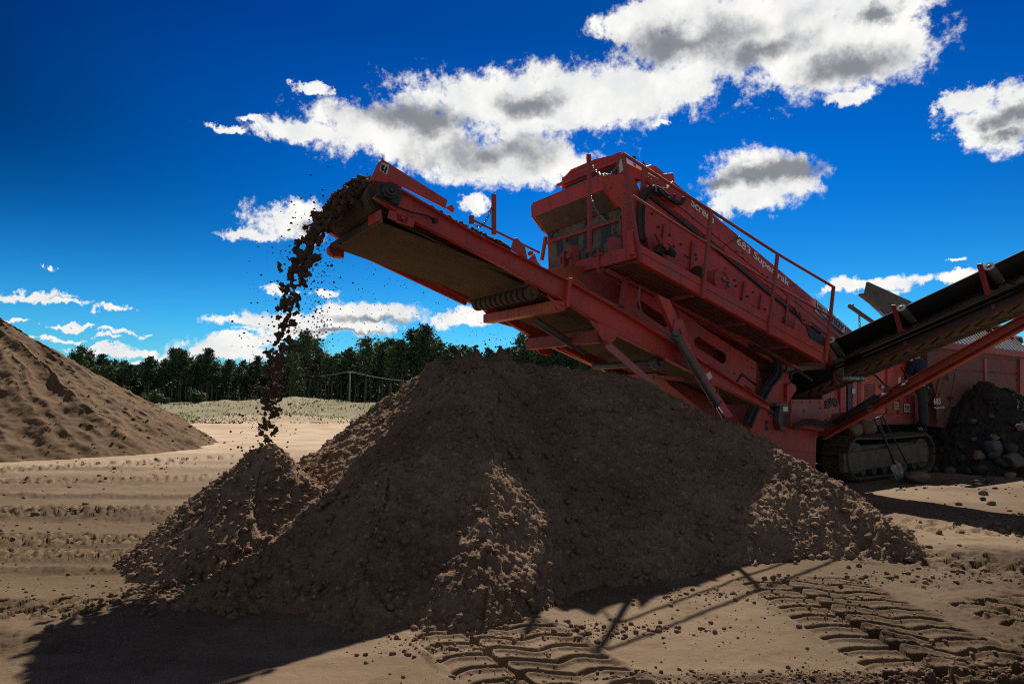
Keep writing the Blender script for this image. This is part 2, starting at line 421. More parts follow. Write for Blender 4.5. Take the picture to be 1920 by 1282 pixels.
def sstep(a, b, x):
    t = np.clip((x - a) / (b - a), 0, 1); return t * t * (3 - 2 * t)
def ridge(x, y, pts, slope):
    h = np.full_like(x, -9.)
    for (a, b) in zip(pts[:-1], pts[1:]):
        ax, ay, az_ = a; bx, by, bz = b; dx, dy = bx - ax, by - ay; L2 = dx * dx + dy * dy + 1e-9
        t = np.clip(((x - ax) * dx + (y - ay) * dy) / L2, 0, 1)
        d = np.hypot(x - ax - t * dx, y - ay - t * dy)
        h = np.maximum(h, az_ + (bz - az_) * t - slope * (np.sqrt(d * d + .0012) - .03))
    return h
def smax(a, b, k=.06):
    t = np.clip(.5 + .5 * (a - b) / k, 0, 1); return b * (1 - t) + a * t + k * t * (1 - t)
def grid_faces(nx, ny, wrap=False):
    i = np.arange(nx * ny).reshape(ny, nx)
    if wrap: i = np.concatenate([i, i[:, :1]], 1)
    return np.stack([i[:-1, :-1], i[:-1, 1:], i[1:, 1:], i[1:, :-1]], -1).reshape(-1, 4)

# ------------------------------------------------------------------ ground
_ts = np.linspace(-1.3, 1.3, 521)
_ty = np.interp(_ts, [-1.3, -1, -.85, -.7, -.5, -.36, -.30, -.27, -.2, -.1, .1, .33, .42, .6, .75, 1, 1.3], [-.01, 0, .035, .045, .02, .0, .01, .235, .285, .28, .22, .13, .14, .165, .15, .07, .03])
_k = np.exp(-np.linspace(-3, 3, 25) ** 2 / 2); _ty = np.convolve(np.pad(_ty, 12, 'edge'), _k / _k.sum(), 'valid'); _td = np.gradient(_ty, _ts)
def tread(x, y, p0, p1, width, pitch, seed, wave=1., depth=.05, hw=.026):
    """tyre print between p0 and p1: rows of S-shaped grooves with bridges across them"""
    p0, p1 = np.array(p0), np.array(p1); L = np.hypot(*(p1 - p0)); tx, ty = (p1 - p0) / L
    t = (x - p0[0]) * tx + (y - p0[1]) * ty; s = -(x - p0[0]) * ty + (y - p0[1]) * tx
    t = t + .012 * fbmn(x * 3, y * 3, seed, 3); s = s + .08 * vnoise(x * .4, y * .4, seed + 2) + .012 * fbmn(x * 3 + 7, y * 3, seed + 5, 3)
    sn = s / (width / 2); q = pitch / .205 * wave
    ph = (t + q * np.interp(sn, _ts, _ty)) / pitch; dp = q * np.interp(sn, _ts, _td) / pitch / (width / 2)
    f = np.abs(ph - np.round(ph)); fd = f / np.sqrt(1 / pitch ** 2 + dp * dp)
    edge = sstep(1.02, .94, np.abs(sn)) * sstep(0, .1, t) * sstep(L, L - .1, t)
    wear = sstep(-.75, -.35, fbmn(x * 1.4, y * 1.4, seed + 9, 4)) if seed in (60, 61) else sstep(-.5, -.1, fbmn(x * .9, y * 1.6, seed + 9, 5))
    groove = sstep(hw, hw * .68, fd)
    for c in (-.56, .36): groove = groove * (1 - .75 * sstep(.055, .03, np.abs(sn - c)))
    rim = np.exp(-((fd - hw * 1.5) / (hw * .6)) ** 2) * .35
    berm = np.exp(-((np.abs(sn) - 1.06) / .07) ** 2) * sstep(0, .2, t) * sstep(L, L - .2, t) * .022 * (.5 + fbmn(x * 6, y * 6, seed + 15, 4))
    return edge * wear * depth * (rim - groove) - .012 * edge + berm, edge
def ground_h(x, y, fine=True):
    z = .03 * fbmn(x * .35, y * .35, 3, 4) * sstep(5, 9, np.hypot(x, y)) + .012 * fbmn(x * .9, y * .9, 5, 4)
    n_ = fbmn(x * .11, y * .11, 8, 4)
    b = sstep(31, 41, y + 3.0 * n_ + .12 * np.abs(x)) * sstep(15, 25, y)
    z = z + b * (.62 + .45 * fbmn(x * .09, y * .13, 21, 5)) * sstep(140, 55, y) + .35 * sstep(60, 140, y)
    z = z + b * .22 * fbmn(x * .35, y * .35, 22, 5, .6)
    for (cx, cy, rx, ry, h) in ((-18.2, 47, 4.5, 4, .55), (-15.2, 50, 3.2, 4, .55), (-26, 44, 3, 3, .3), (-10, 46, 4, 3, .3), (-13.5, 38, 3.2, 1.2, .25), (-16.2, 30.6, 1.8, .6, .14)):
        z = z + h * np.exp(-((x - cx) / rx) ** 2 - ((y - cy) / ry) ** 2)
    if fine:
        near = sstep(40, 12, np.hypot(x, y))
        z = z + near * (.006 * fbmn(x * 9, y * 9, 31, 4) + sstep(5, 8, np.hypot(x, y)) * .03 * fbmn(x * 1.1, y * 2.6, 33, 5, .6) * sstep(-.3, .4, fbmn(x * .3, y * .8, 35, 3)))
        for (a, b_, wd, pt, sd, wv, dp, gw) in TREADS:
            x0, x1 = min(a[0], b_[0]) - 1.2, max(a[0], b_[0]) + 1.2; y0, y1 = min(a[1], b_[1]) - 1.2, max(a[1], b_[1]) + 1.2
            q = (x > x0) & (x < x1) & (y > y0) & (y < y1)
            if q.any():
                dz, _ = tread(x[q], y[q], a, b_, wd, pt, sd, wv, dp, gw); z[q] += dz
        # churned patches
        for (cx, cy, rx, ry, am) in CHURN:
            q = np.exp(-((x - cx) / rx) ** 2 - ((y - cy) / ry) ** 2)
            k = q > .05
            if k.any():
                z[k] += am * q[k] * (.6 * clods(x[k], y[k], .085, 41, .1, .5, .7) + .5 * clods(x[k], y[k], .035, 47, .1, .5, .8) + .035 * fbmn(x[k] * 4.5, y[k] * 4.5, 44, 4))
    return z
TREADS = [((-.22, 4.80), (.62, 2.9), .92, .205, 60, 1., .05, .026), ((2.30, 5.85), (2.52, 2.3), 1.0, .205, 61, 1., .055, .027),
          ((3.6, 5.35), (3.9, 3.4), .8, .21, 66, 1., .05, .026), ((2.9, 6.85), (6.6, 5.5), .8, .25, 70, 1., .06, .032), ((4.4, 8.4), (9.0, 6.6), .9, .28, 71, 1., .06, .036),
          ((-8.5, 6.9), (-3.1, 6.6), .46, .22, 62, .5, .09, .04), ((-9.5, 9.0), (-2.6, 9.4), .7, .26, 63, .6, .14, .05), ((-7, 4.75), (-2.9, 5.05), .45, .22, 64, .5, .07, .035),
          ((-13, 13.2), (-7.6, 16.3), 1.2, .3, 65, .8, .1, .06), ((-8.5, 7.7), (-3.6, 7.4), .4, .26, 67, .5, .09, .045), ((-12.5, 11.3), (-5.5, 13.2), .9, .3, 68, .6, .09, .055), ((-10, 15.2), (-6, 18.6), .9, .3, 69, .6, .09, .06)]
CHURN = ((-9.5, 14.6, 3.2, .55, .95), (-10.5, 12.4, 3.5, .4, .8), (-5, 9.0, 3.6, .3, 1.), (-4.5, 5.1, 1.6, .22, .9), (3.5, 4.1, .7, .9, 1.), (4.6, 5.0, 1.1, 1.2, 1.), (3.0, 3.7, .8, .3, 1.), (5.3, 6.3, 1.9, .8, .9), (-4.6, 8.6, 3.5, .35, 1.6), (-6, 10.6, 3, .3, 1.3), (-5.6, 7.2, 3, .16, 1.5), (-4.2, 6.1, 2, .16, 1.2), (-3.9, 4.3, 1.5, .4, .9), (1.7, 3.75, 1.3, .14, .9), (3.2, 3.9, .7, .3, 1.), (-4.3, 6.5, 2.6, .18, .8), (-7, 12.5, 3, 1.2, .5), (2.35, 4.3, .16, .9, .7), (-9, 10.5, 2, 2, .5))
def make_ground():
    fine_a = np.radians(np.arange(-43, 43.001, .088)); coarse = np.radians(np.arange(46, 314.1, 4.))
    ang = np.concatenate([fine_a, coarse])
    r = [.05, .4, .8, 1.2, 1.6, 2.0, 2.3]
    while r[-1] < 1200:
        q = r[-1]
        st = max(.006, q * q / 1024 / (2.3 if 3.2 < q < 7.2 else 1.3))
        if q > 30: st = min(st, q * .03)
        if q > 200: st = q * .12
        r.append(q + st)
    r = np.array(r)
    A, Rr = np.meshgrid(ang, r); x, y = Rr * np.sin(A), Rr * np.cos(A)
    z = ground_h(x.ravel(), y.ravel())
    v = np.stack([x.ravel(), y.ravel(), z], 1)
    f = grid_faces(len(ang), len(r), True)[:, ::-1]
    m = mat('sandy_ground', (.36, .245, .15), .95, spec=.12)
    t = m.node_tree; b = t.nodes['Principled BSDF']
    def n_(ty, **k):
        n = t.nodes.new(ty)
        for a, q in k.items(): setattr(n, a, q)
        return n
    g = n_('ShaderNodeNewGeometry'); P = g.outputs['Position']
    def noi(sc, d=7, rg=.6):
        n = n_('ShaderNodeTexNoise'); n.inputs['Scale'].default_value = sc; n.inputs['Detail'].default_value = d; n.inputs['Roughness'].default_value = rg
        t.links.new(P, n.inputs['Vector']); return n.outputs['Fac']
    def ramp(v_, lo, hi):
        n = n_('ShaderNodeMapRange', interpolation_type='SMOOTHSTEP'); n.inputs[1].default_value = lo; n.inputs[2].default_value = hi; t.links.new(v_, n.inputs[0]); return n.outputs[0]
    def mix(fac, a, c):
        n = n_('ShaderNodeMix', data_type='RGBA'); t.links.new(fac, n.inputs[0])
        for k, q in ((6, a), (7, c)):
            if isinstance(q, tuple): n.inputs[k].default_value = (*q, 1)
            else: t.links.new(q, n.inputs[k])
        return n.outputs[2]
    def M_(op, a, c):
        n = n_('ShaderNodeMath', operation=op)
        for k, q in ((0, a), (1, c)):
            if isinstance(q, (int, float)): n.inputs[k].default_value = q
            else: t.links.new(q, n.inputs[k])
        return n.outputs[0]
    sep = n_('ShaderNodeSeparateXYZ'); t.links.new(P, sep.inputs[0])
    c = mix(ramp(noi(.5), .35, .68), (.205, .142, .092), (.115, .078, .049))
    c = mix(ramp(noi(2.6, 8, .65), .5, .72), c, (.125, .08, .046))
    c = mix(ramp(noi(38, 4, .7), .62, .74), c, (.115, .075, .05))
    c = mix(ramp(noi(60, 3, .6), .70, .78), c, (.36, .27, .19))
    # bare pale sand out on the plain, then grass on the bank, then forest floor
    yy = M_('ADD', sep.outputs[1], M_('MULTIPLY', M_('SUBTRACT', noi(.12), .5), 14.))
    mp_ = n_('ShaderNodeMapping'); mp_.inputs['Scale'].default_value = (.22, 1.3, 1); t.links.new(P, mp_.inputs[0])
    bnd = n_('ShaderNodeTexNoise'); bnd.inputs['Scale'].default_value = .9; bnd.inputs['Detail'].default_value = 6; t.links.new(mp_.outputs[0], bnd.inputs['Vector'])
    c = mix(ramp(bnd.outputs['Fac'], .5, .68), c, (.125, .082, .05))
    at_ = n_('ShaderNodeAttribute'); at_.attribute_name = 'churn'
    c = mix(ramp(M_('ADD', at_.outputs['Fac'], M_('MULTIPLY', M_('SUBTRACT', noi(5., 8, .7), .5), 1.1)), .25, .75), c, (.05, .031, .018))  # churned soil tint; its near-right patches also carry painted corner darkening
    vig_r = M_('MULTIPLY', ramp(M_('SUBTRACT', sep.outputs[0], M_('MULTIPLY', noi(.6), 1.5)), .2, 2.2), ramp(sep.outputs[1], 7.5, 5.2))  # vignette falloff painted into the ground colour, near right
    c = mix(M_('MULTIPLY', vig_r, .6), c, (.085, .054, .03))
    vig_l = M_('MULTIPLY', ramp(sep.outputs[0], -1.5, -4.), ramp(sep.outputs[1], 14., 8.))  # same painted corner darkening on the near left
    c = mix(M_('MULTIPLY', vig_l, .6), c, (.10, .066, .036))
    c = mix(ramp(yy, 8, 26), c, mix(ramp(noi(.8), .35, .7), (.47, .36, .25), (.36, .26, .17)))
    gr = mix(ramp(noi(.22, 8, .65), .44, .6), (.23, .195, .13), (.13, .155, .05))
    gr = mix(ramp(noi(1.3, 7, .7), .5, .7), gr, (.30, .255, .17))
    c = mix(ramp(yy, 34, 40), c, gr)
    c = mix(ramp(sep.outputs[1], 120, 150), c, (.05, .05, .025))
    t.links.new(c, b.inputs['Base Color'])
    bn = n_('ShaderNodeBump'); bn.inputs['Strength'].default_value = .6; bn.inputs['Distance'].default_value = .012
    t.links.new(M_('ADD', noi(70, 6, .7), M_('MULTIPLY', noi(14, 6, .6), 1.5)), bn.inputs['Height']); t.links.new(bn.outputs[0], b.inputs['Normal'])
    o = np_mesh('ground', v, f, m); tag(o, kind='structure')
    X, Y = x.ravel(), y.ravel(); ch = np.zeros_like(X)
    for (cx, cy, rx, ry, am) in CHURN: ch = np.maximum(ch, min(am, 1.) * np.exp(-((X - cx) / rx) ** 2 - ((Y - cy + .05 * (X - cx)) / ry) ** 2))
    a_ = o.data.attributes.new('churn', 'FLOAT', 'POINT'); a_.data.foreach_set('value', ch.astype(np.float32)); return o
make_ground()

# ------------------------------------------------------------------ heaps
def ico():
    bm = bmesh.new(); bmesh.ops.create_icosphere(bm, subdivisions=1, radius=1)
    v = np.array([q.co[:] for q in bm.verts]); f = np.array([[q.index for q in p.verts] for p in bm.faces]); bm.free(); return v, f
ICO_V, ICO_F = ico()
def ico2():
    bm = bmesh.new(); bmesh.ops.create_icosphere(bm, subdivisions=2, radius=1)
    v = np.array([q.co[:] for q in bm.verts]); f = np.array([[q.index for q in p.verts] for p in bm.faces]); bm.free(); return v, f
ICO2_V, ICO2_F = ico2()
def lumps(pos, size, rs, base=(ICO_V, ICO_F), jag=.28, squash=(.55, 1.)):
    """a cloud of irregular lumps as vertex / face arrays"""
    V, Fc = base; n = len(pos); k = len(V)
    j = 1 + jag * (rs.rand(n, k, 1) - .5) * 2
    sc = np.stack([rs.uniform(.75, 1.2, n), rs.uniform(.75, 1.2, n), rs.uniform(*squash, n)], 1)[:, None, :]
    a = rs.uniform(0, 6.283, n); c, s = np.cos(a), np.sin(a)
    q = V[None] * j * sc
    x = q[..., 0] * c[:, None] - q[..., 1] * s[:, None]; y = q[..., 0] * s[:, None] + q[..., 1] * c[:, None]
    q = np.stack([x, y, q[..., 2]], -1) * np.asarray(size)[:, None, None] + np.asarray(pos)[:, None, :]
    f = Fc[None] + (np.arange(n) * k)[:, None, None]
    return q.reshape(-1, 3), f.reshape(-1, 3)
def heap(name, hfun, gfun, x0, x1, y0, y1, step, m, n_l, lsize, seed, base=None, label=None, cat='soil heap'):
    nx, ny = int((x1 - x0) / step), int((y1 - y0) / step)
    X, Y = np.meshgrid(np.linspace(x0, x1, nx), np.linspace(y0, y1, ny)); X, Y = X.ravel(), Y.ravel()
    H0 = hfun(X, Y)
    gy, gx = np.gradient(H0.reshape(ny, nx), (y1 - y0) / (ny - 1), (x1 - x0) / (nx - 1)); gx, gy = gx.ravel(), gy.ravel()
    G = gfun(X, Y, H0); il = 1 / np.sqrt(1 + gx * gx + gy * gy)
    Z = H0 + G * il; X, Y = X - G * gx * il, Y - G * gy * il
    f = grid_faces(nx, ny); keep = (Z[f] > -.06).any(1); f = f[keep]
    used = np.unique(f); re = np.full(len(X), -1); re[used] = np.arange(len(used)); f = re[f]
    v = np.stack([X[used], Y[used], np.maximum(Z[used], -.08)], 1)
    tri = np.concatenate([f[:, [0, 1, 2]], f[:, [0, 2, 3]]])
    if n_l:
        rs = np.random.RandomState(seed); xs, ys = [], []
        while sum(map(len, xs)) < n_l:
            a, b = rs.uniform(x0, x1, n_l), rs.uniform(y0, y1, n_l); h = hfun(a, b); ok = (h + gfun(a, b, h) > .0) & (rs.rand(n_l) < .35 + .65 * np.exp(-h / .5)); xs.append(a[ok]); ys.append(b[ok])
        a, b = np.concatenate(xs)[:n_l], np.concatenate(ys)[:n_l]
        sz = lsize[0] + (lsize[1] - lsize[0]) * rs.rand(n_l) ** 5
        hh = hfun(a, b); lv, lf = lumps(np.stack([a, b, hh + gfun(a, b, hh) * 1.15 + sz * .25], 1), sz, rs)
        tri = np.concatenate([tri, lf + len(v)]); v = np.concatenate([v, lv])
    o = np_mesh(name, v, tri, m); tag(o, label, cat); return o
A0 = (-.38, 8.1, 2.02)
MAIN_R = [A0, (.255, 8.2, 1.98), (.92, 8.5, 1.93), (1.6, 8.55, 1.8), (2.63, 8.2, 1.31), (2.99, 7.76, 1.01), (3.32, 7.45, .72), (3.6, 6.8, .36), (3.95, 6.3, .02)]
MAIN_L = [A0, (-1.1, 8.3, 1.84), (-1.46, 8.5, 1.65), (-1.83, 8.7, 1.38), (-2.13, 8.8, 1.17), (-2.53, 9.0, .88), (-2.91, 9.2, .64), (-4.0, 9.9, 0)]
SPUR = [(-.3, 7.4, 1.52), (-.79, 6.75, 1.02), (-1.4, 5.75, .62), (-2.0, 5.35, .37), (-2.5, 5.0, .12), (-2.8, 4.85, -.03)]
FRONT_Y, FRONT_Z = [3.4, 4.40, 5.72, 7.5, 9.0], [-.72, .02, 1.0, 1.9, 1.1]     # even slope of the front face
FRONT2 = [(3.0, 7.6, .9), (2.95, 6.9, .38), (2.95, 6.5, .04)]
def grain(x, y, s, k=1.):
    b_ = .5 + .5 * vnoise(x * .9, y * .9, s + 40)      # patches of coarse and of fine soil
    return k * (.05 * fbmn(x * 1.3, y * 1.3, s, 4) + .030 * fbmn(x * 4.2, y * 4.2, s + 3, 4, .55) + .055 * fbmn(x * 11, y * 11, s + 5, 5, .68)
                + .35 * b_ * clods(x, y, .11, s + 11, .06, .4, .3) + (.45 + .5 * b_) * clods(x, y, .06, s + 17, .14, .5, .8) + .85 * clods(x, y, .03, s + 23, .18, .52, .9))
def main_h(x, y):
    wx = x + .07 * fbmn(x * 1.6, y * 1.6, 71, 3); wy = y + .07 * fbmn(x * 1.6 + 5, y * 1.6, 73, 3)
    h = ridge(wx, wy, MAIN_R, .71)
    h = smax(h, ridge(wx, wy, MAIN_L, .72))
    h = smax(h, ridge(wx, wy, SPUR, .70), .05)
    hf = np.interp(wy, FRONT_Y, FRONT_Z) - np.where(wx < -.6, .72, .95) * np.maximum(np.abs(wx + .6) - .44, 0) - .3 * sstep(-.6, -1.1, wx) * sstep(5.6, 7.2, wy)
    h = smax(h, hf, .05)
    h = smax(h, ridge(wx, wy, FRONT2, .8), .06)
    for (cx, cy, cz) in ((-.86, 8.0, 2.10), (-.62, 8.15, 2.12), (-.42, 8.05, 2.20), (-.12, 8.05, 2.21), (.2, 8.2, 2.04)):
        h = smax(h, cz - 1.0 * np.hypot(wx - cx, wy - cy), .04)
    # rills down the left flank
    fl = sstep(-.6, -1.3, x) * sstep(7.2, 7.8, y)
    h = h - fl * .16 * np.abs(vnoise(x * 1.1 + y * 2.6, y * .35, 77)) * sstep(0, .4, h)
    return h - .02
def main_g(x, y, h):
    low = sstep(.35, -.02, h)
    return grain(x, y, 80, 1 + .25 * low) - .065 - .05 * low * (fbmn(x * 2.2, y * 2.2, 91, 3) + .5)
heap('soil_heap', main_h, main_g, -4.3, 5.4, 3.9, 10.8, .0125, SOIL, 9000, (.006, .04), 5, label='largest heap of dark brown soil, lying in front of the red machine')
def mound_h(x, y):
    wx = x + .05 * fbmn(x * 2, y * 2, 101, 3); wy = y + .05 * fbmn(x * 2, y * 2, 103, 3)
    h = ridge(wx, wy, [(-2.56, 6.92, 1.02), (-2.30, 6.74, 1.04)], 1.08)
    h = smax(h, ridge(wx, wy, [(-2.42, 6.8, 1.05), (-2.34, 6.1, .55), (-2.38, 5.6, .1), (-2.4, 5.4, -.02)], 1.25), .08)
    h = smax(h, ridge(wx, wy, [(-2.5, 6.8, 1.0), (-1.86, 6.6, .7), (-1.55, 6.5, .46)], .85), .06)
    return h + .02
def mound_g(x, y, h): return grain(x, y, 120, .75) - .04
heap('soil_mound', mound_h, mound_g, -4.6, -.7, 4.7, 8.6, .0125, SOIL, 3600, (.006, .04), 6, label='smaller cone of dark soil growing under the falling stream', cat='soil mound')
def sand_h(x, y):
    wx = x + .5 * fbmn(x * .22, y * .22, 131, 3); wy = y + .5 * fbmn(x * .22 + 9, y * .22, 133, 3)
    h = ridge(wx, wy, [(-24, 24, 7.), (-18.2, 21.4, 5.15), (-16.2, 20.9, 4.15)], .62)
    h = smax(h, ridge(wx, wy, [(-16.2, 20.9, 4.0), (-12.6, 20.6, 1.9), (-9.3, 20.5, .1)], .66), .3)
    r_ = np.hypot(x + 17.5, y - 21.0); a_ = np.arctan2(y - 21.0, x + 17.5)
    a2 = a_ + .06 * fbmn(x * .5, y * .5, 139, 4); rill = np.abs(vnoise(a2 * 6.0, r_ * .07, 135)) + .5 * np.abs(vnoise(a2 * 15.0, r_ * .12, 137)) + .3 * np.abs(vnoise(a2 * 37.0, r_ * .2, 138))
    h = h - .20 * (.7 - rill) * sstep(0, .8, h)
    return h
def sand_g(x, y, h): return .10 * fbmn(x * .8, y * .8, 141, 7, .68) + .12 * clods(x, y, .3, 143, .05, .35, .25) + .5 * clods(x, y, .11, 146, .1, .45, .6) - .12 + .07 * fbmn(x * 4, y * 4, 147, 4, .6)
heap('sand_heap', sand_h, sand_g, -30, -7.6, 11.5, 33, .05, SANDP, 1600, (.02, .06), 7, label='tall heap of brown sand at the edge of the open pit floor', cat='sand heap')
HP = W(16.9, 7.0, 0)
def right_h(x, y):
    wx = x + .12 * fbmn(x * 1.2, y * 1.2, 151, 3); wy = y + .12 * fbmn(x * 1.2, y * 1.2, 153, 3)
    h = ridge(wx, wy, [(HP.x, HP.y, 1.95), (HP.x + 1.6, HP.y - .1, 1.3)], .85)
    return h
def right_g(x, y, h): return grain(x, y, 160, 1.5) - .08
heap('rubble_heap', right_h, right_g, HP.x - 2.9, HP.x + 4.4, HP.y - 3, HP.y + 3, .03, mat('black_soil', (.05, .04, .034), .95, var=(.032, .026, .022), vscale=2, bump=.5, bscale=40, spec=.1), 900, (.02, .11), 8, label='blackish heap of soil and stones against the hopper wall', cat='rubble heap')

# loose crumbs round the heaps and over the pit floor
def crumbs():
    rs = np.random.RandomState(21); P, S_ = [], []
    def put(cx, cy, rx, ry, n, lo, hi):
        x = cx + rx * rs.randn(n); y = cy + ry * rs.randn(n); k = (np.hypot(x, y) > 2.2) & (y > 1); x, y = x[k], y[k]
        s = lo + (hi - lo) * rs.rand(len(x)) ** 4
        P.append(np.stack([x, y, ground_h(x, y) + s * .3], 1)); S_.append(s)
    put(-2.68, 5.6, .2, .3, 420, .008, .035); put(-2.9, 5.0, .35, .2, 150, .006, .025); put(-.35, 4.3, .35, .12, 260, .005, .022)
    put(.5, 4.55, .5, .1, 300, .005, .025); put(1.7, 5.3, .6, .12, 260, .005, .022); put(3.0, 5.75, .5, .12, 240, .005, .028); put(4.4, 6.0, .7, .2, 260, .006, .03)
    put(1.7, 3.72, .7, .09, 1800, .004, .016); put(3.0, 3.85, .5, .2, 900, .004, .018); put(.0, 3.7, .25, .2, 160, .004, .016); put(2.3, 4.9, .25, .14, 200, .004, .014)
    put(1.6, 4.4, 1.3, .5, 420, .003, .009); put(-4, 5.6, 1.2, .6, 300, .005, .02); put(-4.5, 7.5, 2, 1, 420, .006, .03); put(5.5, 8.3, 1.6, 1.2, 260, .01, .05)
    put(8.5, 12.2, 1.8, .9, 160, .015, .07); put(-6, 14, 3, 3, 300, .01, .05)
    v, f = lumps(np.concatenate(P), np.concatenate(S_), rs)
    tag(np_mesh('soil_crumbs', v, f, SOIL), 'loose dark soil crumbs scattered over the sandy ground', 'soil crumbs', kind='stuff')
crumbs()

# ------------------------------------------------------------------ the screening machine
root = empty('screening_machine', W(U0, V0, 0), TH)
tag(root, 'red tracked screening machine with inclined conveyors and a railed walkway', 'screener')

# ---- discharge conveyor
CV, CF = 6.3, 7.95
top_px = [(742, 350), (758, 357), (894, 437), (1069, 526), (1166, 581.5), (1275.6, 650)]
bot_px = [(704, 368.5), (746, 398), (945, 499.5), (1063.7, 567), (1157, 626), (1299, 697)]
T_ = [onv(x, y, CV) for x, y in top_px]; B_ = [onv(x, y, CV) for x, y in bot_px]
def ext(L_, du):
    a, b = L_[-2], L_[-1]; k = (b.z - a.z) / (b.x - a.x); return Vector((b.x + du, CV, b.z + k * du))
T_.append(ext(T_, 1.9)); B_.append(ext(B_, 1.7))
prof = [(p.x, p.z) for p in T_] + [(p.x, p.z) for p in B_[::-1]]
s = MB(); s.prism(prof, CV + .07, CV + .085)
def flange(s, line, v0, v1, t):
    s.loft([[(p.x, v0, p.z), (p.x, v1, p.z), (p.x, v1, p.z - t), (p.x, v0, p.z - t)] for p in line])
flange(s, T_, CV, CV + .09, .014); flange(s, [p + Vector((0, 0, .014)) for p in B_], CV, CV + .09, .014)
jx = onv(1069, 526, CV); jb = onv(1063, 573, CV)
s.prism([(jx.x - .02, jx.z + .03), (jx.x + .03, jx.z + .03), (jb.x + .03, jb.z - .02), (jb.x - .02, jb.z - .02)], CV - .012, CV + .1)
conv = s.done('discharge_conveyor', RED, root)
s = MB(); s.prism(prof, CF - .085, CF - .07); flange(s, T_, CF - .09, CF, .014); flange(s, [p + Vector((0, 0, .014)) for p in B_], CF - .09, CF, .014)
s.done('side_beam', RED, conv)
# head drum, belt
ax = Vector((2.66, 0, 3.56)); RD = .19
s = MB(); s.tube([(ax.x, CV + .18, ax.z), (ax.x, CF - .18, ax.z)], RD - .02, 28); s.tube([(ax.x, CV, ax.z), (ax.x, CF, ax.z)], .05, 12)
s.ring((ax.x, CV + .15, ax.z), (0, 1, 0), .1, RD + .005, .05, 28); s.ring((ax.x, CV + .22, ax.z), (0, 1, 0), .12, RD - .005, .03, 28)
s.done('head_drum', RUB, conv)
ang = math.atan2(T_[2].z - T_[3].z, T_[3].x - T_[2].x)
belt = []
for k in range(13):
    a = math.pi / 2 - ang + .0 + math.pi * k / 12
    belt.append((ax.x + RD * math.cos(a), ax.z + RD * math.sin(a)))
tail_t = [(p.x, p.z + .0) for p in (T_[4], T_[6])]; tail_b = [(p.x, p.z + .12) for p in (B_[6], B_[4])]
outl = [tail_t[1], tail_t[0]] + belt + tail_b
cx_ = sum(p[0] for p in outl) / len(outl)
s = MB(); rows = []
inner = []
for i, p in enumerate(outl):
    a, b = Vector(outl[i - 1]), Vector(outl[(i + 1) % len(outl)]); t = (b - a).normalized(); inner.append((p[0] + t.y * -.018, p[1] + t.x * .018))
rows = [[(p[0], vv, p[1]) for p in ring_] for ring_, vv in ((outl, CV + .22), (outl, CF - .22), (inner, CF - .22), (inner, CV + .22), (outl, CV + .22))]
s.loft(rows, caps=False, sm=False); s.done('belt', BELT, conv, 0)
# guard sheet under the head section
g0 = onv(713, 418, CV + .16); g1 = onv(992, 526, CV + .16)
s = MB(); s.loft([[(g0.x, CV + .12, g0.z), (g0.x, CF - .12, g0.z), (g0.x, CF - .12, g0.z - .012), (g0.x, CV + .12, g0.z - .012)], [(g1.x, CV + .12, g1.z), (g1.x, CF - .12, g1.z), (g1.x, CF - .12, g1.z - .012), (g1.x, CV + .12, g1.z - .012)]])
s.done('belt_guard', BELT, conv, .003)
s = MB(); s.bar((g0.x - .03, CV + .05, g0.z + .02), (g0.x - .03, CF - .03, g0.z + .02), .03, .085); s.done('scraper_bar', GRUB, conv)
s = MB(); s.bar((g0.x - .05, CV + .02, g0.z + .05), (g0.x - .05, CV + .36, g0.z + .05), .014, .1); s.bar((g0.x + .02, CV + .0, g0.z + .06), (g0.x + .3, CV + .0, g0.z - .0), .02, .09); s.done('scraper_bracket', RED, conv)
s = MB(); s.tube([(g0.x + .06, CF - .03, g0.z - .02), (g0.x + .06, CF - .03, g0.z - .1)], .07, 14); s.tube([(g0.x + .0, CF - .1, g0.z - .02), (g0.x + .0, CF + .02, g0.z - .02)], .075, 16); s.done('scraper_pivot', RED, conv)
# guard plates at the head, sticker, bearing
s = MB(); s.pl([(718, 299), (839.5, 375), (835.5, 391), (758, 352), (701.5, 338)], CV + .02, .015)
s.pl([(718, 299), (715, 301), (698, 338), (701.5, 338)], CV + .0, .1)
s.pl([(836, 388), (848, 383), (853, 392), (850, 399)], CV + .01, .03); s.tube([onv(716.5, 303, CV + .03), onv(717.5, 296, CV + .03)], .012, 8)
s.done('side_plate', RED, conv)
P = [onv(x, y, CV + .02) for x, y in ((713, 303), (729.5, 311), (725, 328.5), (711, 320))]
s = MB(); s.prism([(p.x, p.z) for p in P], CV + .012, CV + .018); st = s.done('sticker', WHT, conv, 0)
s = MB()
for q in ([(716, 308), (722, 311), (719, 316), (722, 319), (717, 322), (714, 317)], [(724, 312), (727, 313), (723, 325), (720, 324)]):
    s.pl(q, CV + .008, .004)
s.done('pictogram', INK, st, 0)
s = MB(); f0 = (2.55, CF - .1); s.prism([(2.47, 3.62), (2.55, 3.95), (3.1, 3.72), (3.05, 3.55)], CF - .05, CF - .03); s.done('side_plate', RED, conv)
bc = onv(731, 358, CV)
s = MB(); s.pl([(712, 340), (750, 350), (757, 360), (748, 385), (706, 366)], CV + .02, .05); s.done('bearing_plate', BLK, conv)
s = MB(); s.tube([(bc.x, CV - .03, bc.z), (bc.x, CV + .03, bc.z)], .085, 20); s.ring((bc.x, CV - .05, bc.z), (0, 1, 0), .035, .062, .03); s.tube([(bc.x, CV - .06, bc.z), (bc.x, CV, bc.z)], .028, 12)
for k in range(4): s.bolt((bc.x + .1 * math.cos(.9 + k * 1.57), CV - .0, bc.z + .08 * math.sin(.9 + k * 1.57)), (0, -1, 0), .014, .03)
s.done('bearing', BLK, conv)
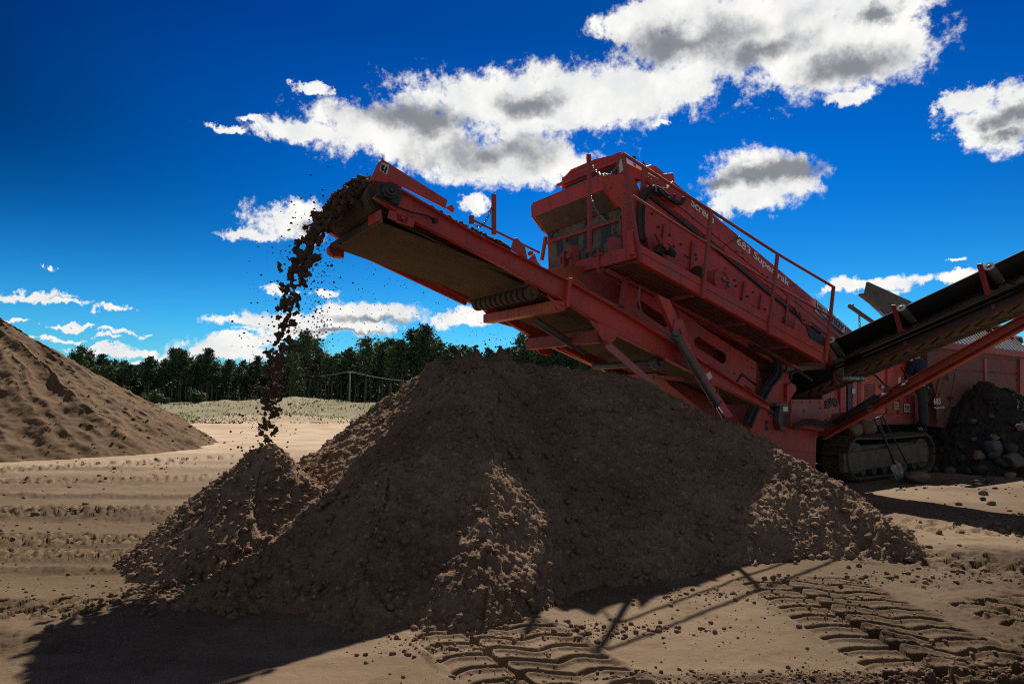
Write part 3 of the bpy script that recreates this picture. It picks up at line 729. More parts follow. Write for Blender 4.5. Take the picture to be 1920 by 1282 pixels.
s = MB(); s.tube([onv(704, 369, CV - .02), onv(742, 387, CV - .02), onv(770, 398, CV - .02), onv(800, 404, CV - .01), onv(816, 412, CV + .06)], .010, 8); s.bolt(onv(818, 413, CV + .02), (0, 1, 0), .028, .05); s.done('grease_hose', RUB, conv, 0)
s = MB(); s.pl([(742, 396), (752, 393), (768, 410), (762, 421), (744, 417)], CV - .01, .02); s.bolt(onv(755, 409, CV - .02), (0, -1, 0), .02, .02); s.done('bracket', RED, conv, split=True)
# return roller with rings, cleaner bar and cross members
def across(px, v0, v1, dz=0): q = onv(*px, v0); return Vector((q.x, v0, q.z + dz)), Vector((q.x, v1, q.z + dz))
a, b = across((1006, 546), CV + .1, CF - .1)
s = MB(); s.tube([a, b], .035, 12)
for k in range(11):
    q = a.lerp(b, .08 + .84 * k / 10); s.tube([q - Vector((0, .035, 0)), q + Vector((0, .035, 0))], .085, 16)
s.done('return_roller', GRUB, conv, .008)
a, b = across((994, 531), CV + .1, CF - .1); s = MB(); s.bar(a, b, .05, .05); s.done('cleaner_bar', GRUB, conv)
a, b = across((1050, 573), CV + .02, CF); s = MB(); s.bar(a, b, .16, .12); s.done('cross_beam', ORG, conv, .012)
a, b = across((1126, 630), CV + .1, CF); s = MB(); s.bar(a, b, .12, .16); s.done('cross_beam', RED2, conv, .012)
a, b = across((1236, 680), CV + .16, CF - .16); s = MB(); s.tube([a, b], .05, 12); s.tube([a, a + Vector((0, .1, 0))], .085, 16); s.tube([a - Vector((0, .06, 0)), a], .03, 10); s.done('return_roller', GREY, conv)
s = MB(); q0, q1 = onv(1002, 600, 6.95), onv(1076, 648, 6.95); s.tube([q0, q1], .05, 14); s.tube([q1, q1 + (q1 - q0) * .3], .03, 12); s.done('cylinder', GREY, conv)
s = MB(); s.pl([(1105, 599), (1160, 621), (1154, 638), (1138, 648)], CV - .01, .02); s.bolt(onv(1139, 641, CV - .03), (0, -1, 0), .03, .025)
s.pl([(1026, 553), (1062, 576), (1058, 583), (1046, 581)], CV - .008, .016); s.bolt(onv(1055, 571, CV - .02), (0, -1, 0), .02, .02); s.done('bracket', RED, conv, split=True)
q0, q1 = onv(1137, 645, CV), onv(1240, 735, CV); s = MB(); s.bar(q0, q1, .02, .1); s.done('support_leg', PINK, conv)
q0, q1 = onv(1225, 706, CV + .1), onv(1345, 717, CV + .1); s = MB(); s.bar(q0, q1, .05, .05); s.done('lower_bar', RED2, conv)
s = MB(); s.pl([(906, 580), (924, 602), (980, 618), (1007, 653), (1013, 664), (1034, 667), (1030, 640), (1000, 600), (940, 575)], CF - .02, .03); s.done('side_cheek', RED, conv)
s = MB(); q0, q1 = onv(641, 457, CF), onv(873, 567, CF); s.bar(q0 - Vector((0, .03, 0)), q1 - Vector((0, .03, 0)), .05, .10); s.done('far_rail', RED, conv, .012)
q0, q1 = onv(1050, 650, CF - .1), onv(1105, 678, CF - .1); s = MB(); s.bar(q0, q1 + (q1 - q0), .06, .05); s.done('lower_bar', ORG, conv)
# standing bits on the far side of the belt
s = MB(); s.bar(onv(926, 440, 7.2), onv(926, 364, 7.2), .05, .05); s.bar(onv(884, 420, 7.2), onv(884, 404, 7.2), .05, .05); s.bar(onv(885, 412, 7.2), onv(1012, 474, 7.2), .025, .025)
s.pl([(958, 468), (964, 447), (970, 446), (985, 462), (990, 486)], CV + .12, .02); s.pl([(990, 487), (1003, 475), (1008, 490), (1016, 500)], CV + .12, .02); s.bolt(onv(997, 474, CV + .12), (0, 1, 0), .03, .05)
s.done('belt_stand', RED2, conv)
def chain(name, pts, parent, lk=.045, r=.006):
    P = smooth_path(pts, 10); out = [P[0]]; acc = 0
    for a, b in zip(P[:-1], P[1:]):
        L = (b - a).length; 
        while acc + L >= lk:
            a = a + (b - a) * ((lk - acc) / L); L = (b - a).length; acc = 0; out.append(a)
        acc += L
    s = MB()
    for i, (a, b) in enumerate(zip(out[:-1], out[1:])):
        d = (b - a).normalized(); x = d.cross(Vector((.3, .9, .2))).normalized(); y = d.cross(x); w = x if i % 2 else y; c = (a + b) / 2; h = (b - a).length * .68
        s.tube([c + d * h * math.cos(k * .7854) + w * lk * .33 * math.sin(k * .7854) for k in range(8)], r, 5, True)
    return s.done(name, STEEL, parent, 0)
chain('chain', [onv(921, 390, 7.2), onv(912, 412, 7.2), onv(900, 426, 7.2), onv(888, 420, 7.2)], conv)

# ---- lifting strut and its cylinder
s = MB(); s.pl([(1234, 552), (1256, 562), (1283, 622), (1303, 668), (1376, 782), (1358, 782), (1285, 668), (1266, 628)], 6.2, .07)
s.pl([(1266, 600), (1280, 597), (1290, 628), (1276, 640), (1264, 634)], 6.17, .03); s.bolt(onv(1276, 621.5, 6.17), (0, -1, 0), .035, .04)
for q in ((1334, 716), (1345, 734), (1352, 752)): s.bolt(onv(*q, 6.2), (0, -1, 0), .018, .02)
strut = s.done('lift_strut', RED, root)
q0, q1, q2 = onv(1266, 628, 6.12), onv(1343, 757, 6.12), onv(1357, 783, 6.12)
s = MB(); s.tube([q0, q1], .052, 16); s.tube([q0 + (q1 - q0) * .01, q0 + (q1 - q0) * .08], .062, 16); s.tube([q1, q1 + (q1 - q0) * .02], .06, 16); s.tube([q0 - Vector((.02, .04, -.03)), q0 + Vector((.02, .06, -.03))], .05, 12); s.done('cylinder', GREY, strut)
s = MB(); s.tube([q1, q2], .025, 12); s.done('rod', CHROME, strut, 0)
s = MB(); s.tube(smooth_path([onv(1200, 538, 6.3), onv(1198, 562, 6.3), onv(1206, 590, 6.2), onv(1230, 612, 6.16), onv(1252, 626, 6.14), onv(1260, 634, 6.12), onv(1266, 630, 6.1)]), .011, 8); s.done('hydraulic_hose', GREY, strut, 0, split=True)
s = MB(); s.pl([(1331, 696.5), (1336, 707), (1329, 713), (1324, 702)], 6.195, .004); s.done('sticker', WHT, strut, 0)

# ---- walkway
WV, WI = 6.3, 7.0
tb = [(1195, 455), (1330, 530), (1545, 649), (1545, 681), (1330, 564), (1197, 490)]
s = MB(); s.pl(tb, WV, .02); 
lip0, lip1 = onv(1197, 490, WV), onv(1545, 681, WV)
s.loft([[(p.x, WV - .012, p.z), (p.x, WV + .09, p.z), (p.x, WV + .09, p.z + .015), (p.x, WV - .012, p.z + .015)] for p in (lip0, lip1)])
walk = s.done('walkway', RED, root)
s = MB(); q0, q1 = onv(1197, 471, WV), onv(1545, 664, WV); s.bar(q0 - Vector((0, .001, 0)), q1 - Vector((0, .001, 0)), .006, .008); s.done('seam', BLK, walk, 0)
d_ = (lip1 - lip0); Lw = d_.length; d_.normalize()
s = MB(); base_z = .035
s.loft([[(p.x, WV + .03, p.z + base_z), (p.x, WI - .02, p.z + base_z), (p.x, WI - .02, p.z + base_z + .006), (p.x, WV + .03, p.z + base_z + .006)] for p in (lip0, lip1)])
nb = int(Lw / .042)
for k in range(nb):
    q = lip0 + d_ * (Lw * (k + .5) / nb) + Vector((0, 0, base_z - .014)); s.bar(q + Vector((.0, .04, 0)), q + Vector((.025, WI - WV - .03, 0)), .008, .03)
for v in np.linspace(WV + .1, WI - .05, 6): s.bar(lip0 + Vector((0, v - WV, base_z - .012)), lip1 + Vector((0, v - WV, base_z - .012)), .008, .022)
s.done('floor_grating', mat('rusty_grating', (.26, .07, .045), .7, var=(.16, .06, .04), vscale=6, dust=.5), walk, 0)
s = MB()
for v in (WI - .1, WI + .05): s.bar(lip0 + Vector((0, v - WV, -.02)), lip1 + Vector((.3, v - WV, -.08)), .06, .05)
for t in (.28, .55, .8): q = lip0.lerp(lip1, t); s.bar(q + Vector((0, .1, .0)), q + Vector((0, .75, -.02)), .05, .05)
s.done('floor_joist', RED2, walk)
s = MB(); s.bar((5.99, WV, 3.345), (6.02, 8.78, 3.33), .08, .17); s.bar((5.955, WV + .05, 3.3), (5.955, WV + .05, 3.62), .1, .09); s.done('end_beam', RED, walk)
s = MB(); s.box((5.95, 6.75, 3.25), (6.12, 6.83, 3.62)); s.box((5.9, 7.55, 3.26), (6.05, 7.6, 3.66)); s.box((5.9, 7.72, 3.26), (6.05, 7.76, 3.6)); s.bolt((5.9, 7.57, 3.5), (-1, 0, 0), .05, .04); s.tube([(5.93, 7.0, 3.5), (5.93, 7.0, 3.18)], .018, 8); s.tube([(5.93, 6.9, 3.42), (5.93, 7.1, 3.42)], .014, 8); s.done('gate_bracket', RED2, walk, split=True)
pts = [((1168, 288), (1201, 492)), ((1333, 395), (1317, 560)), ((1458, 476), (1441, 628)), ((1563, 537), (1548, 677))]
for a, b in pts:
    s = MB(); s.bar(onv(*b, WV - .025), onv(*a, WV - .025), .045, .045, (0, 1, 0)); s.done('post', RED2, walk)
s = MB(); s.bar(onv(1104, 289, 6.95), onv(1106, 474, 7.1), .05, .05, (0, 1, 0)); s.bar(onv(1100, 296, 6.95), onv(1108, 296, 6.95), .03, .03); s.done('post', RED2, walk)
s = MB(); s.bar(onv(1016, 488, 8.8), onv(1023, 444, 8.8), .05, .05, (0, 1, 0)); s.done('post', ORG, walk)
s = MB(); s.tube([onv(x, y, WV - .03) for x, y in ((1168, 288), (1333, 395), (1458, 476), (1563, 538))], .021, 10); s.done('hand_rail', RED2, walk, 0)
s = MB(); s.tube([onv(x, y, WV - .03) for x, y in ((1186, 367), (1262, 417), (1330, 459), (1450, 533), (1556, 593))], .018, 10); s.done('mid_rail', RED2, walk, 0)
chain('chain', [onv(1106, 303, 6.93), onv(1120, 323, 6.8), onv(1138, 329, 6.6), onv(1153, 318, 6.45), onv(1165, 290, 6.3)], walk)
chain('chain', [onv(1108, 369, 6.95), onv(1120, 398, 6.8), onv(1145, 418, 6.6), onv(1168, 395, 6.4), onv(1179, 358, 6.3)], walk)

# ---- screen box
SV = 7.0
s = MB(); s.pl([(1203, 350), (1262, 352), (1400, 470), (1545, 600), (1600, 640), (1600, 690), (1470, 680), (1330, 590), (1200, 500)], SV, .03)
s.pl([(1203, 350), (1262, 352), (1400, 470), (1545, 600), (1600, 640), (1600, 690), (1470, 680), (1330, 590), (1200, 500)], SV, .03, at=8.62)
box = s.done('screen_box', RED, root)
EU = [(1262, 338), (1292, 362), (1345, 409), (1387, 444.5), (1440, 489), (1494, 535), (1603, 622)]
ELo = [(1236, 366), (1262, 392), (1310, 433), (1352, 466), (1400, 507), (1446, 545), (1565, 636)]
def fitline(px, v):
    P = [onv(*q, v) for q in px]; k, c = np.polyfit([p.x for p in P], [p.z for p in P], 1); return [Vector((p.x, v, k * p.x + c)) for p in P]
EUf, ELf, EUn = fitline(EU, SV + .03), fitline(ELo, SV - .02), fitline(EU, SV - .02)
rows = []
for t, l, e_ in zip(EUf, ELf, EUn):
    m_ = l.lerp(e_, .58)
    rows.append([(l.x, SV - .02, l.z), (m_.x, SV - .02, m_.z), (t.x, SV + .03, t.z), (t.x, 8.5, t.z), (m_.x, 8.65, m_.z), (l.x, 8.65, l.z)])
s = MB(); s.loft(rows); cover = s.done('cover', RED, box, .01)
s = MB()
for k, (a, b) in enumerate((((1387, 444.5), (1352, 466)), ((1494, 535), (1446, 545)))):
    i = EU.index(a); r0 = rows[i]; s.bar(Vector(r0[0]) - Vector((0, .004, 0)), Vector(r0[1]) - Vector((0, .004, 0)), .01, .012, (0, 1, 0)); s.bar(Vector(r0[1]) - Vector((0, .003, -.003)), Vector(r0[2]) - Vector((0, .003, -.003)), .01, .012, (0, 1, 0))
for lo in (.45,):
    s.tube([Vector(r[0]).lerp(Vector(r[1]), lo) - Vector((0, .001, 0)) for r in rows], .007, 6)
s.done('seam', BLK, cover, 0)
s = MB()
for (x, y) in ((1282, 414), (1340, 459)):
    q = onv(x, y, SV - .02); s.tube([q, q - Vector((0, .006, 0))], .028, 12); s.bar(q - Vector((0, .003, 0)), q - Vector((.01, .003, .09)), .008, .02, (0, 1, 0))
s.done('keyhole', BLK, cover, 0, split=True)
s = MB()
for (x, y) in ((1299, 410), (1298, 425), (1381, 472), (1392, 474), (1392, 484), (1380, 496), (1428, 514), (1500, 573), (1438, 520), (1492, 566)): s.bolt(onv(x, y, SV - .02), (0, -1, 0), .015, .015)
s.done('cover_bolt', BLK, cover, 0, split=True)
# dark beam, its black also painting in the shadow gap, and lower body details
s = MB(); s.pl([(1211, 357), (1262, 396), (1352, 468), (1446, 547), (1543, 621), (1541, 626), (1443, 551.5), (1348.5, 472.5), (1259.5, 401), (1210, 362.5)], SV - .04, .04); s.done('shadow_gap_beam', BLK, box)
for (x, y0, y1) in ((1248, 420, 466), (1301, 450, 519), (1364, 502, 562), (1398, 528, 574), (1430, 551, 595), (1479, 553, 619)):
    s = MB(); s.bar(onv(x, y0, SV - .03), onv(x - 6, y1, SV - .03), .018, .06, (1, 0, 0)); s.done('rib', RED2, box)
s = MB()
for (x, y) in ((1207, 420), (1234, 426), (1276, 458), (1263, 462), (1285, 480), (1304, 478), (1305, 486), (1290, 483), (1379, 536), (1377, 526), (1388, 560), (1401, 556), (1411, 576), (1434, 580), (1468, 597), (1467, 605), (1320, 498), (1344, 540), (1285, 506), (1222, 401), (1255, 441), (1412, 548), (1448, 588)): s.bolt(onv(x, y, SV), (0, -1, 0), .02, .02)
s.done('bolt', BLK, box, 0, split=True)
dc = onv(1354, 526, 6.6); s = MB(); s.tube([(dc.x, 6.6, dc.z), (dc.x, 7.02, dc.z)], .175, 32); s.ring((dc.x, 6.58, dc.z), (0, 1, 0), .12, .185, .03, 32)
for k in range(6): s.bolt((dc.x + .13 * math.cos(k * 1.047), 6.585, dc.z + .13 * math.sin(k * 1.047)), (0, -1, 0), .014, .015)
drum = s.done('vibrator_housing', RED, box)
s = MB(); s.bolt((dc.x + .02, 6.6, dc.z + .02), (0, -1, 0), .03, .03); s.bolt((dc.x + .13, 6.6, dc.z - .06), (0, -1, 0), .04, .05); s.bar((dc.x + .03, 6.58, dc.z + .015), (dc.x + .12, 6.58, dc.z - .01), .012, .02); s.done('grease_fitting', STEEL, drum, 0)
s = MB(); s.tube([(dc.x - .28, 6.85, dc.z + .12), (dc.x - .2, 6.85, dc.z + .1)], .12, 20); s.done('drive_pulley', BLK, box)
# spring mounting
s = MB(); s.pl([(1209, 436), (1224, 444), (1240, 466), (1236, 482), (1222, 476)], SV - .12, .05); s.pl([(1229, 438), (1240, 446), (1256, 462), (1252, 470), (1240, 458)], SV - .28, .05); s.pl([(1250, 478), (1272, 486), (1268, 498), (1246, 492)], SV - .28, .2); s.bolt(onv(1247, 460, SV - .3), (0, -1, 0), .045, .02); s.bolt(onv(1252, 484, SV - .3), (0, -1, 0), .04, .02)
s.done('spring_bracket', RED2, box, split=True)
for (a, b) in (((1243, 461), (1232, 478)), ((1248, 463), (1262, 482))):
    q0, q1 = onv(*a, SV - .2), onv(*b, SV - .2); d = (q1 - q0); L = d.length; d.normalize(); x = d.cross(Vector((0, 1, 0))).normalized(); y = d.cross(x)
    s = MB(); s.tube([q0 + d * L * k / 60 + (x * math.cos(k * .63) + y * math.sin(k * .63)) * .06 for k in range(61)], .014, 6); s.done('spring', BLK, box, 0)
s = MB(); s.pl([(1490, 602), (1497, 598), (1508, 612), (1516, 632), (1519, 652), (1488, 636)], 6.85, .02); s.done('fin_plate', RED, box)
s = MB(); s.pl([(1500, 585), (1516, 590), (1524, 612), (1505, 606)], SV - .05, .03); s.bolt(onv(1494, 581, SV - .05), (0, -1, 0), .06, .02); s.bolt(onv(1507, 600, SV - .05), (0, -1, 0), .02, .03); s.done('tension_plate', RED2, box)
s = MB(); s.pl([(1512, 612), (1560, 640), (1545, 655), (1524, 650)], SV - .01, .02); s.done('dark_opening_plate', BLK, box, 0, split=True)  # black plate painted in for the shade inside the hole
# hose
s = MB(); hp = smooth_path([onv(x, y, SV - .1) for x, y in ((1203, 452), (1199, 415), (1200, 385), (1206, 364), (1217, 354), (1230, 352), (1243, 360), (1256, 372), (1268, 380), (1278, 380), (1283, 371))])
s.tube(hp, .034, 10); s.done('hose', RUB, box, 0, split=True)
s = MB(); s.tube(smooth_path([onv(x, y, SV - .16) for x, y in ((1236, 357), (1250, 370), (1262, 373), (1266, 365))]), .02, 8); s.tube(smooth_path([onv(x, y, SV - .05) for x, y in ((1207, 455), (1206, 415), (1209, 380), (1222, 364), (1240, 366))]), .024, 8); s.done('hose', RUB, box, 0, split=True)
q = onv(1230, 354, SV - .13); s = MB(); s.bar(q + Vector((0, 0, .05)), q - Vector((0, 0, .05)), .02, .03); s.done('hose_clamp', STEEL, box)
s = MB(); s.pl([(1213, 340), (1222, 335), (1238, 352), (1258, 372), (1266, 390), (1240, 372)], SV - .04, .03); s.bolt(onv(1216, 339, SV - .05), (0, -1, 0), .05, .02); s.pl([(1207, 300), (1216, 322), (1206, 420), (1196, 430)], SV - .03, .03); s.done('corner_plate', RED2, box)
# front discharge hood
s = MB()
s.prism([(6.08, 4.56), (6.10, 4.37), (6.33, 4.14), (6.38, 4.14), (6.17, 4.40), (6.14, 4.58), (6.8, 4.62), (6.8, 4.66), (6.1, 4.60)], SV + .05, 8.78)
hood = s.done('discharge_hood', RED, root, .008)
s = MB(); s.prism([(6.104, 4.366), (6.33, 4.135), (6.335, 4.145), (6.11, 4.376)], SV + .08, 8.74); s.done('hood_lining', GRUB, hood, .0)
for vv in (SV + .02, 8.78):
    s = MB(); s.prism([(6.08, 4.57), (6.6, 4.66), (6.78, 4.4), (6.6, 3.55), (6.42, 3.55), (6.40, 4.12), (6.30, 4.16), (6.09, 4.37)], vv, vv + .03); s.done('cheek_plate', RED, hood)
s = MB(); s.prism([(6.37, 4.15), (6.40, 3.5), (6.46, 3.5), (6.43, 4.15)], SV + .05, 8.76); s.done('rubber_curtain', FLAP, hood)
s = MB(); s.bar((6.36, SV + .05, 3.98), (6.36, 8.78, 3.98), .05, .06); s.bar((6.36, SV + .05, 3.52), (6.36, 8.78, 3.52), .06, .05); s.done('curtain_bar', RED2, hood, split=True)
for v_, w_ in ((7.25, .2), (7.65, .2), (8.0, .2), (8.38, .14)):
    s = MB(); s.prism([(6.372, 3.93), (6.382, 3.72), (6.392, 3.72), (6.382, 3.93)], v_, v_ + w_); s.done('dark_curtain_strip', BLK, hood, 0)  # raised black strips stand in for shade in the curtain gaps
s = MB(); s.box((6.28, 7.95, 3.5), (6.34, 8.2, 3.72)); s.ring((6.25, 8.2, 3.58), (1, 0, 0), .06, .13, .06); s.done('latch_plate', RED2, hood)
# top hood with rounded roof
rows = []
for v_, z_, u_ in ((8.55, 4.98, 6.5), (8.3, 5.08, 6.5), (7.7, 5.06, 6.48), (7.2, 4.98, 6.46), (7.1, 4.86, 6.46), (7.08, 4.72, 6.46)):
    rows.append([(u_, v_, z_), (u_ + .9, v_, z_ - .17), (u_ + .9, v_, z_ - .21), (u_ + .03, v_, z_ - .05)])
s = MB(); s.loft(rows); tophood = s.done('top_hood', RED, root, .01)
s = MB(); s.prism([(6.47, 4.66), (6.47, 5.0), (6.5, 5.0), (6.5, 4.66)], 7.12, 8.5); s.bar((6.44, 7.1, 4.86), (6.44, 8.58, 4.88), .05, .05); s.done('front_panel', RED, tophood)
s = MB(); s.prism([(6.445, 4.68), (6.455, 4.82), (6.465, 4.82), (6.46, 4.68)], 7.2, 8.4); s.done('dark_slot', BLK, tophood, 0)
s = MB(); s.pl([(1160, 300), (1168, 296), (1169, 318), (1163, 325)], 7.05, .01); s.done('sticker', WHT, tophood, 0)
s = MB(); s.pl([(1204, 313), (1221, 309), (1243, 326), (1262, 324), (1266, 340), (1235, 345)], 7.9, .3); s.pl([(1221, 309), (1231, 312), (1247, 325), (1230, 330)], 7.7, .1); s.done('top_bracket', RED, box, split=True)
s = MB(); s.bolt(onv(1189, 300, 7.3), (0, 0, 1), .03, .05); s.bolt(onv(1228, 328, 7.3), (0, 0, 1), .03, .05); s.done('top_bolt', BLK, box, 0, split=True)
# lettering on the cover
def on_cover(px0, px1, v): return onv(*px0, v), onv(*px1, v)
s1 = (lambda a, b: (a, b))
def cover_line(i0, f0, i1, f1, h):
    def pt(i, f):
        j = min(i + 1, len(rowsC) - 1); m_ = Vector(rowsC[i][1]).lerp(Vector(rowsC[j][1]), f); t = Vector(rowsC[i][2]).lerp(Vector(rowsC[j][2]), f); return m_.lerp(t, h)
    return pt(i0, f0), pt(i1, f1)
rowsC = [(l, Vector((l.lerp(e_, .58).x, SV - .02, l.lerp(e_, .58).z)), t) for t, l, e_ in zip(EUf, ELf, EUn)]
def lean_at(i): q = rowsC[i][2] - rowsC[i][1]; return math.atan2(q.y, math.hypot(q.x, q.z))
a, b = cover_line(3, .12, 5, .02, .08); text('lettering', '683 Supertrak', a, b, CREAM, cover, lean=lean_at(4), v_off=-.01, height=.17)
a, b = cover_line(1, .25, 2, .1, .12); text('lettering', 'Screen', a, b, CREAM, cover, lean=lean_at(1), v_off=-.01, height=.15)
P = [onv(x, y, SV - .02) for x, y in ((1526, 559), (1586, 611), (1584.5, 632), (1527, 584))]
s = MB(); s.prism([(p.x, p.z) for p in P], SV - .035, SV - .028); sign = s.done('maker_sign', WHT, box, 0)
a, b = P[3].lerp(P[2], .36) + Vector((0, 0, .06)), P[3].lerp(P[2], .9) + Vector((0, 0, .06)); a.y = b.y = SV - .036
text('lettering', 'Finlay', a, b, NAVY, sign)
s = MB(); 
def sp(f, g): q = P[3].lerp(P[2], f).lerp(P[0].lerp(P[1], f), g); return Vector((q.x, SV - .037, q.z))
for o_ in (0, .07): s.tube(smooth_path([sp(.04 , .92), sp(.05 + o_ * .3, .3), sp(.25, .16 - o_), sp(.55, .12 - o_), sp(.9, .12 - o_), sp(.97 - o_ * .1, .3), sp(.97, .8)]), .007, 5)
s.bar(sp(.31, .85), sp(.31, .3), .012, .004, (0, 1, 0)); s.tube([sp(.17 + .05 * math.cos(k * .785), .62 + .1 * math.sin(k * .785)) for k in range(8)], .008, 5, True); s.tube([sp(.1, .7), sp(.12, .6), sp(.1, .5)], .007, 5); s.tube([sp(.24, .7), sp(.22, .6), sp(.24, .5)], .007, 5)
s.done('emblem', NAVY, sign, 0)

# ---- chassis under the screen
PV = 6.95
def uz(px, v=PV): q = onv(*px, v); return (q.x, q.z)
outer = [uz(q) for q in ((1168, 526), (1245, 560), (1330, 622), (1418, 679), (1417, 728), (1404, 762), (1380, 748), (1330, 712), (1240, 640), (1160, 578))]
h1 = capsule(uz((1202, 573)), uz((1247, 604)), .075); h2 = capsule(uz((1309, 642)), uz((1355, 671)), .085); h3 = capsule(uz((1397, 728)), uz((1408, 737)), .05)
s = holed_plate(outer, [h1, h2, h3], PV, .02); under = s.done('chassis_panel', RED, root, 0)
s = MB(); s.pl([(1062, 500), (1190, 494), (1545, 684), (1545, 690), (1418, 690), (1300, 640), (1165, 575), (1110, 545)], 7.35, 1.2); s.done('inner_chute', RED2, under)
s = MB(); s.pl([(1300, 640), (1420, 680), (1440, 760), (1400, 800), (1330, 780), (1230, 700)], 7.2, 1.3); s.done('inner_chute', RED2, under)
s = MB(); s.tube([onv(1377, 732, PV - .01), onv(1378, 722, PV - .01), onv(1392, 701, PV - .01), onv(1418, 722, PV - .01)], .014, 6); s.tube([onv(1330, 684, PV - .01), onv(1375, 715, PV - .01)], .012, 6); s.done('panel_edge', BLK, under, 0)
s = MB()
for q in ((1175, 536), (1168, 575), (1270, 595), (1377, 700), (1410, 690), (1364, 716), (1290, 590)): s.bolt(onv(*q, PV), (0, -1, 0), .016, .015)
s.done('bolt', BLK, under, 0, split=True)
s = MB(); s.pl([(1341, 709), (1364, 723), (1361, 731), (1339, 718)], PV - .01, .006); s.done('sticker', mat('worn_label', (.5, .42, .3), .6, var=(.2, .15, .1), vscale=22), under, 0)
s = MB(); s.bar(onv(1165, 575, 6.9), onv(1178, 500, 6.9), .06, .06); s.pl([(1168, 526), (1176, 496), (1340, 572), (1335, 582), (1250, 556)], 6.9, .05); s.bar(onv(1250, 556, 6.92), onv(1470, 690, 6.92), .05, .06); s.bar(onv(1310, 580, 6.85), onv(1462, 672, 6.85), .05, .05); s.done('frame_rail', RED2, under, split=True)
s = MB(); s.pl([(1476, 686), (1549, 684), (1549, 692), (1476, 696)], 6.9, .4); s.done('cross_member', GREY, under)

# main frame beside the tracks
s = MB(); s.pl([(1466, 690), (1482, 690), (1482, 748), (1545, 748), (1545, 808), (1531, 822), (1529, 892), (1395, 845), (1414, 785), (1440, 740)], SV, .04)
s.pl([(1466, 690), (1482, 690), (1482, 748), (1545, 748), (1545, 808), (1531, 822), (1529, 892), (1395, 845), (1414, 785), (1440, 740)], SV + .05, .9)
frame = s.done('main_frame', RED, root, .008)
s = MB(); s.pl([(1410, 836), (1530, 848), (1530, 851), (1410, 839)], SV - .004, .01); s.done('seam', RED2, frame, 0)
s = MB(); s.pl([(1484, 749), (1540, 749), (1540, 786), (1484, 786)], SV - .03, .03); s.done('bolted_panel', PINK, frame)
s = MB()
for x in (1487, 1503, 1519, 1536): s.bolt(onv(x, 754, SV - .03), (0, -1, 0), .014, .012)
s.bolt(onv(1507, 770, SV - .03), (0, -1, 0), .02, .012); s.bolt(onv(1538, 765, SV - .03), (0, -1, 0), .018, .012); s.done('bolt', BLK, frame, 0, split=True)
s = MB(); s.pl([(1440, 760), (1456, 760), (1456, 778), (1440, 778)], SV - .006, .01); s.tube([onv(1438, 791, SV), onv(1438, 791, SV - .02)], .03, 10); s.tube([onv(1438, 803, SV), onv(1438, 803, SV - .02)], .03, 10); s.done('dark_opening_plate', BLK, frame, 0, split=True)  # black plate and discs stand in for the shade in holes
s = MB(); s.pl([(1456, 755), (1478, 755), (1478, 761), (1456, 761)], SV - .12, .1); s.pl([(1463, 762), (1474, 762), (1476, 808), (1464, 806), (1460, 790)], SV - .12, .1); s.done('latch', GREY, frame, .012)
s = MB(); s.pl([(1469, 762), (1477, 762), (1477, 771), (1469, 771)], SV - .13, .01); s.done('sticker', CREAM, frame, 0)
s = MB(); s.pl([(1476, 722), (1484, 717), (1492, 722), (1494, 731), (1486, 742), (1481, 752), (1476, 752)], SV - .06, .05); s.done('pivot_plate', RED, frame)
s = MB(); s.pl([(1482, 775), (1545, 795), (1545, 808), (1482, 800)], SV - .2, .18); s.done('step_plate', RED2, frame)
s = MB()
for k, o_ in enumerate((-6, -2, 2, 6)):
    P_ = [onv(x + o_ * .9, y + o_ * .6, SV - .12 - .03 * (k % 2)) for x, y in ((1410, 652), (1432, 658), (1450, 667), (1460, 684), (1457, 702), (1441, 722), (1428, 745), (1414, 768), (1402, 796))]
    s.tube(smooth_path(P_), .026, 8)
s.done('hose_bundle', RUB, frame, 0)
s = MB()
for k in range(4):
    P_ = [onv(x, y + k * 3.2, SV - .3 - .02 * k) for x, y in ((1487, 795), (1505, 788), (1520, 786), (1540, 790), (1556, 792))]
    s.tube(smooth_path(P_), .012, 6)
s.tube(smooth_path([onv(x, y, SV - .1) for x, y in ((1482, 712), (1484, 700), (1494, 696), (1505, 702), (1522, 714))]), .03, 8)
s.done('hydraulic_hose', RUB, frame, 0, split=True)

# ---- engine housing
EV = 7.55
s = MB(); s.pl([(1440, 670), (1560, 665), (1640, 672), (1640, 715), (1560, 760), (1440, 770)], 7.75, .8); s.done('inner_frame', VOID, frame)  # black block stands in for the dark void between frame and engine
s = MB(); s.pl([(1541, 735), (1600, 700), (1700, 655), (1745, 652), (1768, 690), (1775, 740), (1764, 800), (1541, 815)], EV, 1.1); eng = s.done('engine_housing', RED, root, .01)
s = MB(); s.pl([(1542, 736), (1560, 733), (1584, 776), (1542, 778)], EV - .03, .03); lp = s.done('logo_panel', PINK, eng)
text('lettering', 'ay', onv(1543, 758, EV - .035), onv(1552, 757, EV - .035), INK, lp, height=.1)
s = MB()
for k in range(3):
    o_ = k * 2.6; s.tube([onv(1552 + o_, 747 - k, EV - .034), onv(1553.5 + o_, 755 + k * 2, EV - .034), onv(1550 + o_, 759 + o_, EV - .034), onv(1543, 759.5 + o_, EV - .034)], .009, 5)
s.done('emblem', INK, lp, 0)
s = MB(); s.tube(capsule3 if False else [onv(1565 + 4.5 * math.cos(k * .785) + 2 * math.sin(k * .785), 754 + 8 * math.sin(k * .785), EV - .034) for k in range(8)], .012, 5, True); s.pl([(1561, 750), (1566, 747), (1570, 754), (1570, 761), (1565, 759), (1561, 753)], EV - .036, .008); s.done('vent', BLK, lp, 0)
